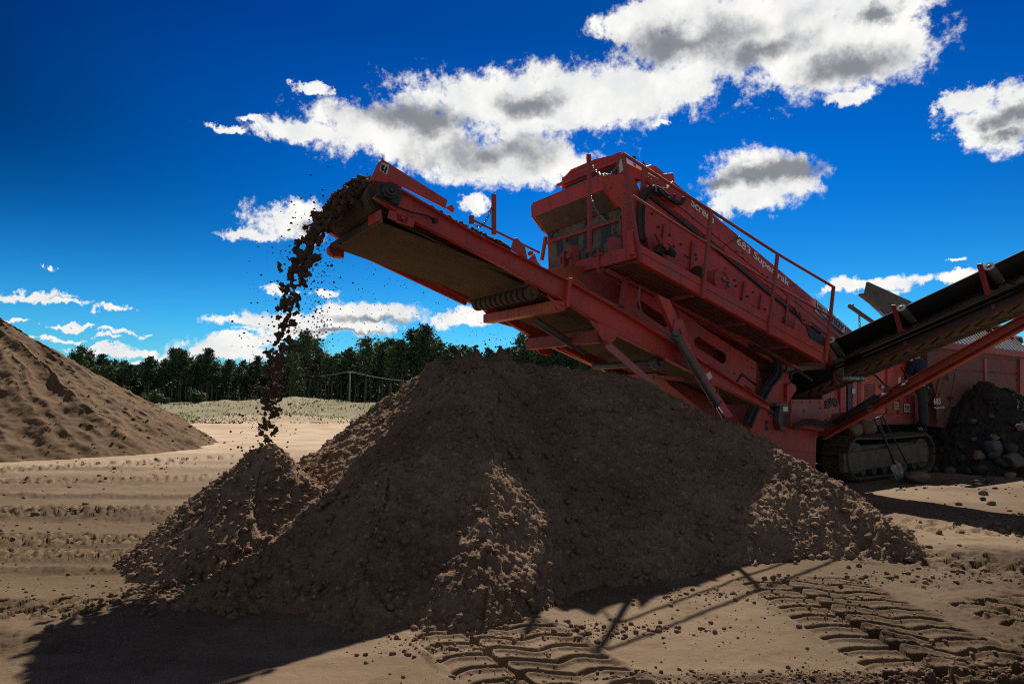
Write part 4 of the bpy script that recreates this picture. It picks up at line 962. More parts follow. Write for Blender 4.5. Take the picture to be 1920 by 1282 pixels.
for (x0, x1, m_) in ((1576, 1587, RED), (1590, 1597, BLK), (1599, 1607, ORG), (1608, 1614, RED2)):
    s = MB(); s.pl([(x0, 712), (x1, 708), (x1, 776), (x0, 776)], EV - .05, .05); s.done('door_post', m_, eng)
s = MB(); s.pl([(1615, 706), (1662, 690), (1662, 775), (1615, 775)], EV - .02, .02); door = s.done('service_door', ORG, eng)
s = MB(); s.pl([(1622, 722), (1625, 719), (1640, 719), (1642, 722), (1642, 752), (1622, 752)], EV - .03, .01)
grl = s.done('grille', RED2, door)
s = MB()
for k in range(9): s.bar(onv(1624, 722 + k * 3.2, EV - .033), onv(1640, 722 + k * 3.2, EV - .033), .006, .008)
s.done('louvre', BLK, grl, 0)
for (q, m_) in (([(1598, 728), (1604, 728), (1604, 738), (1598, 738)], WHT), ([(1653, 720), (1659, 720), (1659, 728), (1653, 728)], WHT), ([(1676, 753), (1685, 753), (1685, 768), (1676, 768)], mat('yellowed_label', (.5, .42, .2), .6, var=(.35, .28, .12), vscale=20)), ([(1696, 757), (1705, 757), (1705, 772), (1696, 772)], WHT), ([(1685, 708), (1689, 706), (1688, 718), (1684, 718)], WHT)):
    s = MB(); s.pl(q, EV - .065, .006); st = s.done('sticker', m_, eng, 0)
s = MB(); s.pl([(1697.5, 759), (1700, 759), (1700, 765), (1697.5, 765)], EV - .07, .004); s.pl([(1701.5, 760), (1704, 760), (1704, 770), (1701.5, 770)], EV - .07, .004); s.pl([(1697.5, 767), (1700, 767), (1700, 770), (1697.5, 770)], EV - .07, .004)
for y in (756, 759, 762, 765): s.pl([(1677.5, y), (1683.5, y), (1683.5, y + 1), (1677.5, y + 1)], EV - .07, .004)
s.done('label_print', INK, eng, 0)
s = MB(); s.pl([(1664, 690), (1710, 660), (1716, 700), (1664, 730)], EV - .06, .05); s.done('side_panel', RED, eng)
s = MB(); s.pl([(1615, 776), (1720, 776), (1720, 795), (1615, 796)], EV - .04, .04); s.done('sill', RED2, eng)
s = MB(); s.pl([(1664, 745), (1674, 745), (1674, 776), (1664, 776)], EV - .06, .05); s.pl([(1687, 742), (1694, 742), (1694, 776), (1687, 776)], EV - .06, .05); s.pl([(1706, 740), (1716, 742), (1716, 776), (1706, 776)], EV - .06, .05); s.done('rusty_panel', RED2, eng, split=True)
s = MB(); s.tube(smooth_path([onv(x, y, EV - .1) for x, y in ((1630, 702), (1640, 703), (1650, 712), (1660, 722), (1668, 726))]), .018, 8); s.done('air_hose', RUB, eng, 0)

# ---- feed hopper with tipping grid
HV = 7.3
s = MB(); s.pl([(1740, 690), (1738, 640), (1790, 646), (1918, 668), (1930, 670), (1930, 800), (1850, 820), (1758, 800), (1760, 760)], HV, 2.3); HOPM = mat('brown_red_hopper_paint', (.27, .055, .045), .7, var=(.19, .06, .05), vscale=2, dust=.9, spots=(.12, .07, .05), sscale=6, sthr=(.5, .72), spec=.2, streak=(.13, .08, .06))
hop = s.done('feed_hopper', HOPM, root, .01)
s = MB(); s.pl([(1800, 670), (1847, 672), (1847, 695), (1793, 694)], HV - .02, .02); s.pl([(1850, 672), (1912, 676), (1912, 700), (1850, 696)], HV - .02, .02); s.pl([(1792, 698), (1847, 699), (1847, 745), (1815, 762), (1782, 762)], HV - .02, .02); s.pl([(1850, 699), (1912, 703), (1912, 765), (1850, 760)], HV - .02, .02); s.pl([(1772, 708), (1789, 699), (1779, 762), (1757, 788), (1756, 760)], HV - .02, .02); s.done('wall_panel', HOPM, hop, split=True)
s = MB(); s.pl([(1913, 674), (1921, 674), (1921, 780), (1913, 780)], HV - .08, .08); s.pl([(1846, 672), (1851, 672), (1852, 715), (1847, 715)], HV - .05, .05); s.done('wall_post', RED2, hop, split=True)
s = MB()
for (x, y) in ((1780, 708), (1782, 746), (1853, 710), (1912, 712)):
    s.pl([(x - 5, y - 2), (x + 6, y - 2), (x + 6, y + 2), (x - 5, y + 2)], HV - .04, .03)
    s.pl([(x - 1.5, y - 4), (x + 1.5, y - 4), (x + 1.5, y + 4), (x - 1.5, y + 4)], HV - .05, .03)
s.done('hinge', BLK, hop, 0, split=True)
s = MB(); s.tube([onv(1763, 702, HV - .02), onv(1752, 752, HV - .02)], .012, 6); s.tube([onv(1756, 790, HV - .03), onv(1783, 762, HV - .03), onv(1818, 760, HV - .03)], .016, 6); s.done('wall_edge', GRUB, hop, 0)
text('lettering', '683', onv(1751, 758, HV - .03), onv(1763, 757.5, HV - .03), CREAM, hop, height=.13, bold=False)
text('lettering', 'Supertrak', onv(1752, 766, HV - .03), onv(1771, 765, HV - .03), CREAM, hop, height=.055, bold=False)
# grid bars
s = MB(); e0, e1 = onv(1700, 640, HV), onv(1935, 667, HV); s.bar(e0, e1, .12, .14); s.done('grid_edge', RED2, hop)
f0, f1 = onv(1620, 560, 9.3), onv(1850, 590, 9.3)
for k in range(30):
    t = (k + .5) / 30; a = e0.lerp(e1, t) + Vector((0, 0, .05)); b = f0.lerp(f1, t)
    s = MB(); s.bar(a, b, .022, .09); s.done('grid_bar', STEEL, hop, 0)
s = MB(); s.pl([(1628, 528), (1711, 566), (1690, 580), (1671, 585), (1623, 551)], 8.6, .05); s.pl([(1622, 549), (1672, 583), (1668, 588), (1621, 553)], 8.45, .15); s.done('spill_board', CONC, hop, split=True)
s = MB(); s.bar(onv(1592, 573, 8.5), onv(1645, 610, 8.5), .07, .07); s.bar(onv(1592, 577, 8.5), onv(1600, 571, 8.5), .04, .04); s.done('tie_bar', CONC, hop)
chain('chain', [onv(1611, 588, 8.45), onv(1611.5, 602, 8.45), onv(1612, 617, 8.45)], hop, .06, .01)
rs = np.random.RandomState(3)
hs_c = [onv(x, y, v) for x, y, v in ((1800, 590, 8.6), (1830, 596, 8.5), (1860, 610, 8.4), (1885, 625, 8.2), (1780, 600, 8.7), (1905, 640, 8.0), (1845, 585, 8.9))]
v, f = lumps(np.array([[p.x - U0, p.y - V0, p.z - .25] for p in hs_c]), [.42, .4, .4, .36, .34, .3, .36], rs, (ICO2_V, ICO2_F), .16, (.6, .8))
lo = np_mesh('hopper_load', v, f, CLOD); lo.location = W(U0, V0, 0); lo.rotation_euler = (0, 0, TH); tag(lo, 'dark soil piled on top of the tipping grid', 'soil load')

# ---- tracks
def make_track(v0, parent, full=True):
    tw = .52
    zc, rr = .405, .355; ua, ub = 11.98, 14.3
    s = MB(); s.pl([(1583, 851), (1739, 829), (1739, 864.5), (1584, 886)], SV, .1, at=v0 + .03); s.box((11.8, v0 + .13, .25), (14.4, v0 + tw - .06, .62)); s.box((13.0, v0 + .0, .55), (13.5, v0 + .06, .6)); s.bolt((13.15, v0 + .03, .45), (0, -1, 0), .09, .012)
    tr = s.done('track', PLT, parent, .01)
    for c, nm in ((ua, 'sprocket'), (ub, 'idler_wheel')):
        s = MB(); s.tube([(c, v0 + .08, zc), (c, v0 + tw - .08, zc)], rr - .07, 24); s.ring((c, v0 + .06, zc), (0, 1, 0), .1, .19, .06, 24); s.tube([(c, v0 + .05, zc), (c, v0 + .1, zc)], .06, 12); s.done(nm, TRK, tr)
    for k in range(6):
        c = 12.25 + k * .36; s = MB(); s.tube([(c, v0 + .1, .17), (c, v0 + tw - .1, .17)], .09, 14); s.done('roller', TRK, tr)
    per = 2 * (ub - ua) + 2 * math.pi * rr; n = 46
    s = MB(); w_ = per / n * .93
    s.box((U0 - w_ / 2, V0, -.015), (U0 + w_ / 2, V0 + tw, .015))
    for q in (-.3, .3): s.box((U0 + q * w_ - .01, V0 + .004, .013), (U0 + q * w_ + .01, V0 + tw - .004, .045))
    proto = s.done('track_shoe', TRK, tr, .004)
    for k in range(n):
        o = proto if k == 0 else proto.copy()
        if k: link(o, tr)
        d = per * k / n; a = 0
        if d < ub - ua: p = (ua + d, zc + rr + .02 * -math.sin(d / (ub - ua) * math.pi)); a = 0
        elif d < ub - ua + math.pi * rr: t = (d - (ub - ua)) / rr; p = (ub + rr * math.sin(t), zc + rr * math.cos(t)); a = t
        elif d < 2 * (ub - ua) + math.pi * rr: e = d - (ub - ua) - math.pi * rr; p = (ub - e, zc - rr); a = math.pi
        else: t = (d - 2 * (ub - ua) - math.pi * rr) / rr; p = (ua - rr * math.sin(t), zc - rr * math.cos(t)); a = math.pi + t
        o.location = (p[0] - U0, v0 - V0, p[1]); o.rotation_euler = (0, a, 0)
    return tr
make_track(6.98, root); make_track(8.7, root)

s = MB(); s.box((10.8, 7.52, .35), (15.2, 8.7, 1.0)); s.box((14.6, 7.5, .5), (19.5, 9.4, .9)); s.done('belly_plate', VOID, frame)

# ---- side conveyor, running out towards the viewer's right
KU = 11.0; KW = .85
def ku(x, y, u=KU): return onu(x, y, u)
c0, c1 = ku(1541, 690), ku(1990, 500)
s = MB()
for uu in (KU, KU + KW):
    for (a, b, h) in (((1541, 690), (1990, 502), .07), ((1572, 702), (1990, 530), .05)):
        p, q = ku(*a), ku(*b); p.x = q.x = uu; s.bar(p, q, .05, h)
s.plu([(1541, 692), (1990, 504), (1990, 530), (1584, 697), (1575, 703)], KU + .0, .012)
for t in np.linspace(.05, .95, 8):
    p = c0.lerp(c1, t); s.bar(p, p + Vector((KW, 0, 0)), .05, .05); s.bar(p, p + Vector((0, 0, -.13)), .04, .04)
side = s.done('side_conveyor', mat('dark_red_frame', (.09, .022, .024), .55, var=(.05, .02, .02), vscale=5, dust=.25), root)
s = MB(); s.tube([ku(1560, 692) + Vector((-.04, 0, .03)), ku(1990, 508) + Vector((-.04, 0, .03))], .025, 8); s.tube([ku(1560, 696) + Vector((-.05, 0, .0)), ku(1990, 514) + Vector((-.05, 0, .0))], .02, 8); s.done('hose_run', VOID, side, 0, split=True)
# return belt with chevrons
r0, r1 = ku(1584, 697), ku(1990, 530); tl = ku(1484, 741, KU)
line = [tl, ku(1530, 722), r0, r1]
for p in line: p.z -= .02
s = MB(); s.loft([[(KU + .03, p.y, p.z), (KU + KW - .03, p.y, p.z), (KU + KW - .03, p.y, p.z - .012), (KU + .03, p.y, p.z - .012)] for p in line]); rb = s.done('return_belt', BELT, side, 0)
s = MB(); La = (r1 - tl).length
for k in range(19):
    t = (k + .5) / 19; c = tl.lerp(r1, t); c2 = tl.lerp(r1, t + .03); zz = None
    def bz(p):
        for a, b in zip(line[:-1], line[1:]):
            if (p.y - a.y) * (p.y - b.y) <= 0: f_ = (p.y - a.y) / (b.y - a.y); return a.z + (b.z - a.z) * f_ - .018
        return p.z
    for sgn in (-1, 1):
        a = Vector((KU + KW / 2 + sgn * .08, c.y, 0)); b = Vector((KU + KW / 2 + sgn * (KW / 2 - .1), c2.y - .12, 0)); a.z, b.z = bz(a), bz(b); s.bar(a, b, .022, .014)
s.done('chevron', RUB, rb, 0)
# carrying belt, troughed
ut0, ut1 = ku(1562, 640, KU - .08), ku(1990, 438, KU - .08); lt0, lt1 = ku(1574, 666, KU), ku(1990, 474, KU)
def trough(p, q):
    h = p.z - q.z; cs = []
    for k in range(11):
        t = k / 10
        if t < .36: f_ = t / .36; u = KU - .08 + .3 * f_; z = p.z - h * (1 - (1 - f_) ** 1.7)
        elif t > .64: f_ = (1 - t) / .36; u = KU + KW + .08 - .3 * f_; z = p.z - h * (1 - (1 - f_) ** 1.7)
        else: u = KU + .22 + (KW - .44) * (t - .36) / .28; z = p.z - h
        cs.append(Vector((u, p.y, z)))
    return cs
s = MB(); rows = []
for t in np.linspace(0, 1, 24):
    up_ = trough(ut0.lerp(ut1, t), lt0.lerp(lt1, t)); rows.append(up_ + [q + Vector((0, 0, .02)) for q in up_[::-1]])
s.loft(rows, sm=True); s.done('carrying_belt', mat('clean_black_belt', (.008, .008, .009), .5, var=(.014, .013, .012), vscale=4), side, 0)
for (a, b) in (((1558, 638), (1575, 664)), ((1690, 577), (1709, 599)), ((1855, 500), (1873, 524))):
    p, q = onu(*a, KU - .16), onu(*b, KU + .1); q = Vector((KU + .1, q.y, q.z)); m_ = p + (q - p) * 1.15
    s = MB(); s.tube([p, m_], .065, 16); s.tube([p + Vector((0, 0, .0)), p - (q - p).normalized() * .02], .03, 10); rl = s.done('wing_roller', GREY, side, .01)
    s = MB(); s.ring(p - (q - p).normalized() * .012, (q - p), .034, .066, .012, 16); s.done('end_cap', CREAM, rl, 0)
    pm = Vector((2 * KU + KW - p.x, p.y, p.z)); qm = Vector((2 * KU + KW - m_.x, m_.y, m_.z)); s = MB(); s.tube([pm, qm], .065, 14); s.done('wing_roller', GREY, side, .01)
    s = MB(); lo = Vector((KU + .2, m_.y, m_.z - .06)); s.tube([lo, lo + Vector((KW - .4, 0, 0))], .06, 14); s.done('centre_roller', GREY, side, .01)
    s = MB(); s.bar(p + Vector((-.0, .12, .06)), Vector((KU - .02, p.y + .1, lo.z - .1)), .08, .02); s.bar(Vector((KU - .02, p.y + .1, lo.z - .1)), Vector((KU + KW + .02, p.y + .1, lo.z - .1)), .07, .07)
    s.bar(Vector((KU + .02, p.y + .1, lo.z - .1)), Vector((KU + .02, p.y + .02, lo.z - .42)), .05, .05); s.done('idler_bracket', RED2, side)
s = MB(); s.plu([(1564, 676), (1574, 671), (1583, 674), (1580, 704), (1566, 703)], KU - .06, .03); s.done('clamp_plate', GREY, side)
q = ku(1577, 708); s = MB(); s.tube([(KU - .04, q.y, q.z), (KU + .62, q.y, q.z)], .06, 18); s.ring((KU + .12, q.y, q.z), (1, 0, 0), .055, .068, .1, 18); s.ring((KU + .5, q.y, q.z), (1, 0, 0), .055, .068, .06, 18); s.done('return_roller', STEEL, side, .006)
s = MB(); p = ku(1490, 738, KU); s.tube([(KU + .0, p.y + .12, p.z + .09), (KU + KW, p.y + .12, p.z + .09)], .12, 18); s.done('tail_drum', VOID, side)
# loaded arm under it
AU = 10.85
s = MB()
a0, a1 = onu(1545, 800, AU), onu(1990, 552, AU); b0, b1 = onu(1548, 822, AU), onu(1990, 578, AU)
s.loft([[(AU, p.y, p.z), (AU + .02, p.y, p.z), (AU + .02, q.y, q.z), (AU, q.y, q.z)] for p, q in ((a0, b0), (a1, b1))])
for f_ in (0., .62, 1.):
    p, q = a0.lerp(b0, f_), a1.lerp(b1, f_); s.loft([[(AU - .09, r_.y, r_.z), (AU + .02, r_.y, r_.z), (AU + .02, r_.y, r_.z - .015), (AU - .09, r_.y, r_.z - .015)] for r_ in (p, q)])
arm = s.done('support_arm', mat('orange_red_beam', (.62, .085, .035), .5, var=(.45, .06, .03), vscale=3, dust=.35), side, .004)
s = MB(); s.plu([(1519, 808), (1526, 801), (1560, 776), (1580, 772), (1590, 786), (1560, 808), (1546, 818), (1522, 815)], AU - .05, .12); s.done('arm_foot', RED2, arm)
p, q, r_ = onu(1564, 793, AU - .14), onu(1641, 746, AU - .14), onu(1662, 735, AU - .14)
s = MB(); s.tube([p, q], .052, 16); s.tube([q, q + (q - p) * .03], .06, 16); cy = s.done('cylinder', RUB, arm); 
s = MB(); s.tube([q, r_], .024, 12); s.done('rod', CHROME, cy, 0)
s = MB(); s.tube([onu(1660, 733, AU - .16), onu(1663, 731, AU - .16)], .05, 12); s.done('rod_eye', GREY, cy)
s = MB(); s.tube([onu(1684, 725, AU - .1), onu(1697, 718, AU - .1)], .02, 8); s.tube([onu(1697, 718, AU - .1), onu(1704, 710, AU - .05), onu(1690, 690, AU + .2)], .012, 8); s.done('tie_rod', CHROME, arm, 0)
s = MB(); s.plu([(1623, 761), (1633, 757), (1638, 767), (1628, 772)], AU - .004, .003); s.done('sticker', WHT, arm, 0)
s = MB(); s.plu([(1551, 784), (1558, 772), (1561, 775), (1554, 788)], AU - .16, .004); s.done('sticker', YEL, arm, 0)
s = MB(); s.plu([(1549, 786), (1553, 781), (1555, 785), (1551, 790)], AU - .165, .004); s.done('sticker', BLUE, arm, 0)

# ------------------------------------------------------------------ falling soil
def stream():
    rs = np.random.RandomState(33); P, S_, E_ = [], [], []
    g = 9.8; u0, z0 = ax.x - .12, ax.z + .17; wu = 1.28; wz = -.2
    T_end = .88
    def at(t, w):
        c = .04 * math.sin(t * 11)
        return np.array([u0 - wu * t + c, 7.2 + w, z0 + wz * t - .5 * g * t * t])
    for i in range(900):                                            # dense curtain near the drum
        t = .30 * rs.rand() ** .9; hw = .58 - .6 * max(0, t - .05)
        P.append(at(t, rs.uniform(-hw, hw)) + rs.randn(3) * .025); S_.append(.010 + .024 * rs.rand() ** 2); E_.append(1 + .6 * rs.rand())
    for i in range(330):                                            # torn shreds lower down
        t = .17 + .70 * (i + rs.rand()) / 330; hw = .56 - .27 * min(1, (t - .17) / .4)
        p = at(t, rs.uniform(-hw, hw)) + rs.randn(3) * .03
        if vnoise(np.array([t * 37.]), np.array([3.3]), 205)[0] < -.5: continue
        n_ = rs.randint(3, 10); d = np.array([rs.normal(.7, .5), rs.normal(.3, 1.0), rs.normal(.8, .5)]); d /= np.linalg.norm(d); tw = rs.randn(3) * .35
        for k in range(n_):
            d = d + tw * .35 + rs.randn(3) * .25; d /= np.linalg.norm(d); p = p + d * rs.uniform(.010, .022)
            f_ = math.sin(math.pi * (k + .7) / (n_ + .4)); P.append(p.copy()); S_.append((.005 + .016 * f_) * rs.uniform(.7, 1.3) * (1.35 if t < .42 else 1)); E_.append(1 + .5 * rs.rand())
    P, S_, E_ = np.array(P), np.array(S_), np.array(E_)
    m_ = len(P); V, Fc = ICO_V, ICO_F; k = len(V)
    jag = 1 + .8 * (rs.rand(m_, k, 1) - .5)
    low = 1 + .35 * np.sin(V[None, :, 0:1] * 3 + rs.rand(m_, 1, 1) * 6) * np.cos(V[None, :, 2:3] * 2.5 + rs.rand(m_, 1, 1) * 6)
    q = V[None] * jag * low * S_[:, None, None]; q[..., 2] *= E_[:, None]
    a = rs.normal(.0, .5, m_); c_, s_ = np.cos(a)[:, None], np.sin(a)[:, None]
    x = q[..., 0] * c_ + q[..., 2] * s_; z = -q[..., 0] * s_ + q[..., 2] * c_
    b = rs.normal(0, .5, m_); cb, sb = np.cos(b)[:, None], np.sin(b)[:, None]
    y = q[..., 1] * cb - z * sb; z = q[..., 1] * sb + z * cb
    q = np.stack([x, y, z], -1) + P[:, None, :]
    f = (Fc[None] + (np.arange(m_) * k)[:, None, None]).reshape(-1, 3); v = q.reshape(-1, 3)
    # small bits shaken loose and fine specks
    Q, SZ = [], []
    for i in range(1100):
        t = T_end * rs.rand() ** .7; Q.append((u0 - wu * t + .18 * rs.randn(), 7.25 + .3 * rs.randn(), z0 + wz * t - 4.9 * t * t + .15 * rs.randn())); SZ.append(.004 + .012 * rs.rand() ** 2)
    for i in range(300):                    # drips off the scraper
        Q.append((2.42 + .07 * rs.randn(), 7.75 + .12 * rs.randn(), g0.z - 1.6 * rs.rand() ** .8)); SZ.append(.004 + .011 * rs.rand() ** 2)
    for i in range(420):
        f_ = rs.rand(); Q.append((2.6 + 2.0 * f_, 7.3 + .4 * rs.randn(), 3.25 - .62 * f_ - .15 - 1.3 * rs.rand() ** 1.4)); SZ.append(.0035 + .005 * rs.rand() ** 2)
    for i in range(60): Q.append((4.6 + .25 * rs.randn(), 7.4 + .2 * rs.randn(), 2.3 - .55 * rs.rand())); SZ.append(.004 + .012 * rs.rand() ** 3)
    Q = np.array(Q); ok = Q[:, 2] > .95
    lv, lf = lumps(Q[ok], np.array(SZ)[ok], rs)
    f = np.concatenate([f, lf + len(v)]); v = np.concatenate([v, lv]); v = v - np.array([U0, V0, 0])
    o = np_mesh('falling_soil', v, f, CLOD, smooth=False); o.location = W(U0, V0, 0); o.rotation_euler = (0, 0, TH)
    tag(o, 'dark clods of soil falling from the conveyor head', 'falling soil', kind='stuff')
    # layer on the belt
    Q, SZ = [], []
    for i in range(2300):
        v_ = rs.uniform(6.62, 7.78); cr = 1 - ((v_ - 7.2) / .6) ** 2
        if rs.rand() < .5:
            a_ = rs.uniform(.25, math.pi / 2 - ang + 1.75); rad = RD + .01 + .15 * cr * rs.rand() ** .7 * (1. if a_ > .8 else .9)
            Q.append((ax.x + rad * math.cos(a_), v_, ax.z + rad * math.sin(a_)))
        else:
            f_ = rs.rand(); uu = ax.x + .05 + 1.6 * f_; zt = ax.z + RD - math.tan(ang) * (uu - ax.x); Q.append((uu, v_, zt + .13 * cr * rs.rand()))
        SZ.append(.012 + .032 * rs.rand() ** 3)
    lv, lf = lumps(np.array(Q) - np.array([U0, V0, 0]), SZ, rs)
    o = np_mesh('belt_soil', lv, lf, CLOD); o.location = W(U0, V0, 0); o.rotation_euler = (0, 0, TH)
    tag(o, 'layer of dark soil spilling over the conveyor head drum', 'soil load')
stream()

# ------------------------------------------------------------------ stones
def stone(name, p, r, m, label, seed, sq=(1, 1, .8), group=None, cat='stone'):
    bm = bmesh.new(); bmesh.ops.create_icosphere(bm, subdivisions=3, radius=1)
    o_ = Vector((seed * 3.7, seed * 1.3, seed * .7))
    for q in bm.verts:
        c = q.co.copy(); k = 1 + (.22 if 'boulder' in name or seed == 3 else .42) * mnoise.noise(c * 1.3 + o_) + .09 * mnoise.noise(c * 3 + o_) + .03 * mnoise.noise(c * 8 + o_)
        q.co = Vector((c.x * sq[0], c.y * sq[1], c.z * sq[2])) * k * r
    for f in bm.faces: f.smooth = True
    if not ('boulder' in name or seed == 3):        # broken faces
        rr2 = random.Random(seed * 17)
        for k in range(9):
            n_ = Vector((rr2.gauss(0, 1), rr2.gauss(0, 1), rr2.gauss(0, .8))).normalized(); off = r * rr2.uniform(.52, .8)
            for q in bm.verts:
                e_ = q.co.dot(n_) - off
                if e_ > 0: q.co -= n_ * e_ * .92
    me = bpy.data.meshes.new(name); bm.to_mesh(me); bm.free(); me.materials.append(m)
    o = link(bpy.data.objects.new(name, me)); o.location = p; o.rotation_euler = (0, 0, seed * 1.1); tag(o, label, cat, group); return o
q = onv(1603, 811, 7.12); stone('boulder', W(q.x, 7.15, .78 + .13), .165, STONEB, 'rounded brown boulder on the track, the smaller one nearer the arm foot', 1, (1.1, .95, .85), 'boulders on the track', 'boulder')
q = onv(1627, 812, 7.2); stone('boulder', W(q.x, 7.25, .78 + .145), .185, STONEB, 'rounded brown boulder on the track, the larger one beside the shovel', 2, (1.1, 1, .82), 'boulders on the track', 'boulder')
p = onz(1722, 904); stone('stone', (p.x, p.y, .10), .165, STONEB, 'egg-shaped brown stone on the ground at the foot of the iron bar', 3, (1.25, .9, .66))
def heap_at(x, y):
    r = ray(x, y)
    for k in range(900):
        t = 9 + k * .012; P = CAMP + r * t
        h = max(float(right_h(np.array([P.x]), np.array([P.y]))[0]), 0.)
        if P.z <= h: return P
    return onz(x, y)
HS = [(1864, 836, 19, STONEG, 'blue-grey boulder, the largest on the dark rubble heap'), (1868, 852, 13, STONE, 'flat pale stone just under the blue-grey boulder on the rubble heap'),
      (1902, 860, 21, STONE, 'big sunlit tan boulder at the right foot of the rubble heap'), (1876, 864, 13, STONED, 'dark flat stone beside the big sunlit tan boulder'),
      (1782, 880, 11, STONE, 'round grey stone alone in front of the track end'), (1838, 878, 16, STONED, 'broad dark stone half buried at the bottom of the rubble heap'),
      (1752, 878, 9, STONED, 'small grey stone on the ground close to the track idler wheel'), (1897, 891, 11, STONEB, 'brown angular stone standing before the big sunlit boulder'),
      (1834, 851, 12, STONEB, 'reddish brown stone left of the blue-grey boulder'), (1892, 836, 14, STONED, 'dark rounded stone right of the blue-grey boulder'),
      (1803, 858, 9, STONED, 'grey stone in the left slope of the rubble heap'), (1816, 880, 8, STONED, 'little dark stone between the round grey and the broad dark stone'),
      (1862, 818, 9, STONEB, 'brownish stone just above the blue-grey boulder'), (1880, 818, 8, STONED, 'small dark stone above and right of the blue-grey boulder'),
      (1828, 822, 6, STONE, 'small pale pebble halfway up the rubble heap'), (1858, 779, 5, STONE, 'light pebble near the top of the rubble heap'),
      (1826, 788, 6, STONE, 'pale flat pebble on the upper left of the rubble heap'), (1912, 800, 9, STONE, 'whitish broken stone high on the right of the rubble heap'),
      (1800, 836, 7, STONED, 'grey pebble low on the left edge of the rubble heap'), (1850, 893, 8, STONED, 'dark flat stone on the ground before the rubble heap')]
for i, (x, y, r, m_, lb) in enumerate(HS):
    P = heap_at(x, y + r * .4); d = (P - CAMP).length; rr_ = r * d / F
    rr_ *= .78
    stone('stone', P + Vector((0, .0, rr_ * .2)), rr_, m_, lb, 10 + i, (1.15, 1, .78), 'stones of the rubble heap')
GS = [(1843, 937, 5, 'dark pebble on the sunlit strip between the two conveyor shadows'), (1865, 918, 5, 'small stone on the bright sand below the big tan boulder'), (1734, 917, 4, 'pebble on the sand below the egg-shaped stone'), (1852, 906, 6, 'flat stone on the sand under the rubble heap'), (1770, 908, 4, 'little stone on the lit sand right of the egg-shaped stone'), (277, 1086, 4, 'lone pebble on the sand left of the soil mound')]
for i, (x, y, r, lb) in enumerate(GS):
    P = onz(x, y); rr_ = r * (P - CAMP).length / F; stone('stone', P + Vector((0, 0, rr_ * .3)), rr_, STONED, lb, 50 + i, (1.2, 1, .7), 'single stones on the sand')

# ------------------------------------------------------------------ shovel and bar
base = onz(1690, 903); top = onv(1644, 782, 6.78); top = W(top.x, 6.78, top.z)
sh = empty('shovel', base); tag(sh, 'long shovel with grey steel blade leaning by the track', 'shovel')
def world_mb(s, name, m, parent, origin, bevel=.003):
    bmesh.ops.translate(s.bm, verts=s.bm.verts[:], vec=(U0 - origin[0], V0 - origin[1], -origin[2])); return s.done(name, m, parent, bevel)
d = (top - base); L = d.length; d.normalize(); sd = d.cross(Vector((0, 1, 0))).normalized(); nn = sd.cross(d)
s = MB(); s.tube([base + d * .33, base + d * (L - .16)], .019, 10); world_mb(s, 'shaft', BLK, sh, base, 0)
s = MB(); hb = base + d * (L - .17); s.tube([hb, hb + d * .05 + sd * .055, hb + d * .15 + sd * .06], .014, 8); s.tube([hb, hb + d * .05 - sd * .055, hb + d * .15 - sd * .06], .014, 8); s.tube([hb + d * .15 + sd * .07, hb + d * .15 - sd * .07], .017, 8); world_mb(s, 'handle', BLK, sh, base, 0)
s = MB(); rows = []
for t, w in ((0, .085), (.08, .1), (.3, .105), (.34, .06), (.42, .02)):
    c = base + d * t; rows.append([c + sd * w * x + nn * (.035 * (1 - x * x) - .02) for x in (-1, -.5, 0, .5, 1)] + [c + sd * w * x + nn * (.035 * (1 - x * x) - .024) for x in (1, .5, 0, -.5, -1)])
s.loft(rows, sm=True); world_mb(s, 'blade', STEEL, sh, base, 0)
b0 = onz(1713, 893); t0 = onv(1653, 778, 6.86); t0 = W(t0.x, 6.86, t0.z)
s = MB(); s.tube([b0, b0.lerp(t0, .97)], .013, 8); s.tube([b0.lerp(t0, .97), t0], [.013, .006], 8)
o = world_mb(s, 'iron_bar', BLK, None, b0, 0); o.location = b0; tag(o, 'thin black iron bar leaning behind the shovel', 'iron bar')

# ------------------------------------------------------------------ the person on the track
def skin_mesh(name, joints, edges, m, parent, sub=2):
    me = bpy.data.meshes.new(name); me.from_pydata([j[:3] for j in joints], edges, []); me.materials.append(m)
    o = link(bpy.data.objects.new(name, me), parent)
    k = o.modifiers.new('skin', 'SKIN'); k.use_smooth_shade = True
    for i, j in enumerate(joints):
        sv = me.skin_vertices[0].data[i]; sv.radius = (j[3], j[4] if len(j) > 4 else j[3]); sv.use_root = (i == 0)
    ss = o.modifiers.new('sub', 'SUBSURF'); ss.levels = ss.render_levels = sub
    return o
fp = onv(1736, 803, 7.25)
man = empty('person', W(fp.x, 7.25, .79), TH + R(92)); tag(man, 'person in navy jacket and grey trousers standing on the track', 'person')
# local axes: x forward, y left, z up
J = [(0, 0, .95, .13, .1), (0, .09, .9, .085), (-.02, .1, .5, .06), (-.03, .11, .1, .045), (0, -.09, .9, .085), (.1, -.1, .5, .06), (.09, -.11, .1, .045),
     (.03, 0, 1.15, .12, .1), (.07, 0, 1.38, .14, .1), (.1, 0, 1.5, .06), (.13, 0, 1.58, .06), (.16, 0, 1.66, .095, .085), (.17, 0, 1.75, .085, .08),
     (.09, .19, 1.42, .055), (.2, .24, 1.16, .042), (.42, .2, 1.08, .03), (.09, -.19, 1.42, .055), (.18, -.25, 1.15, .042), (.42, -.2, 1.12, .03)]
E_ = [(0, 1), (1, 2), (2, 3), (0, 4), (4, 5), (5, 6), (0, 7), (7, 8), (8, 9), (9, 10), (10, 11), (11, 12), (8, 13), (13, 14), (14, 15), (8, 16), (16, 17), (17, 18)]
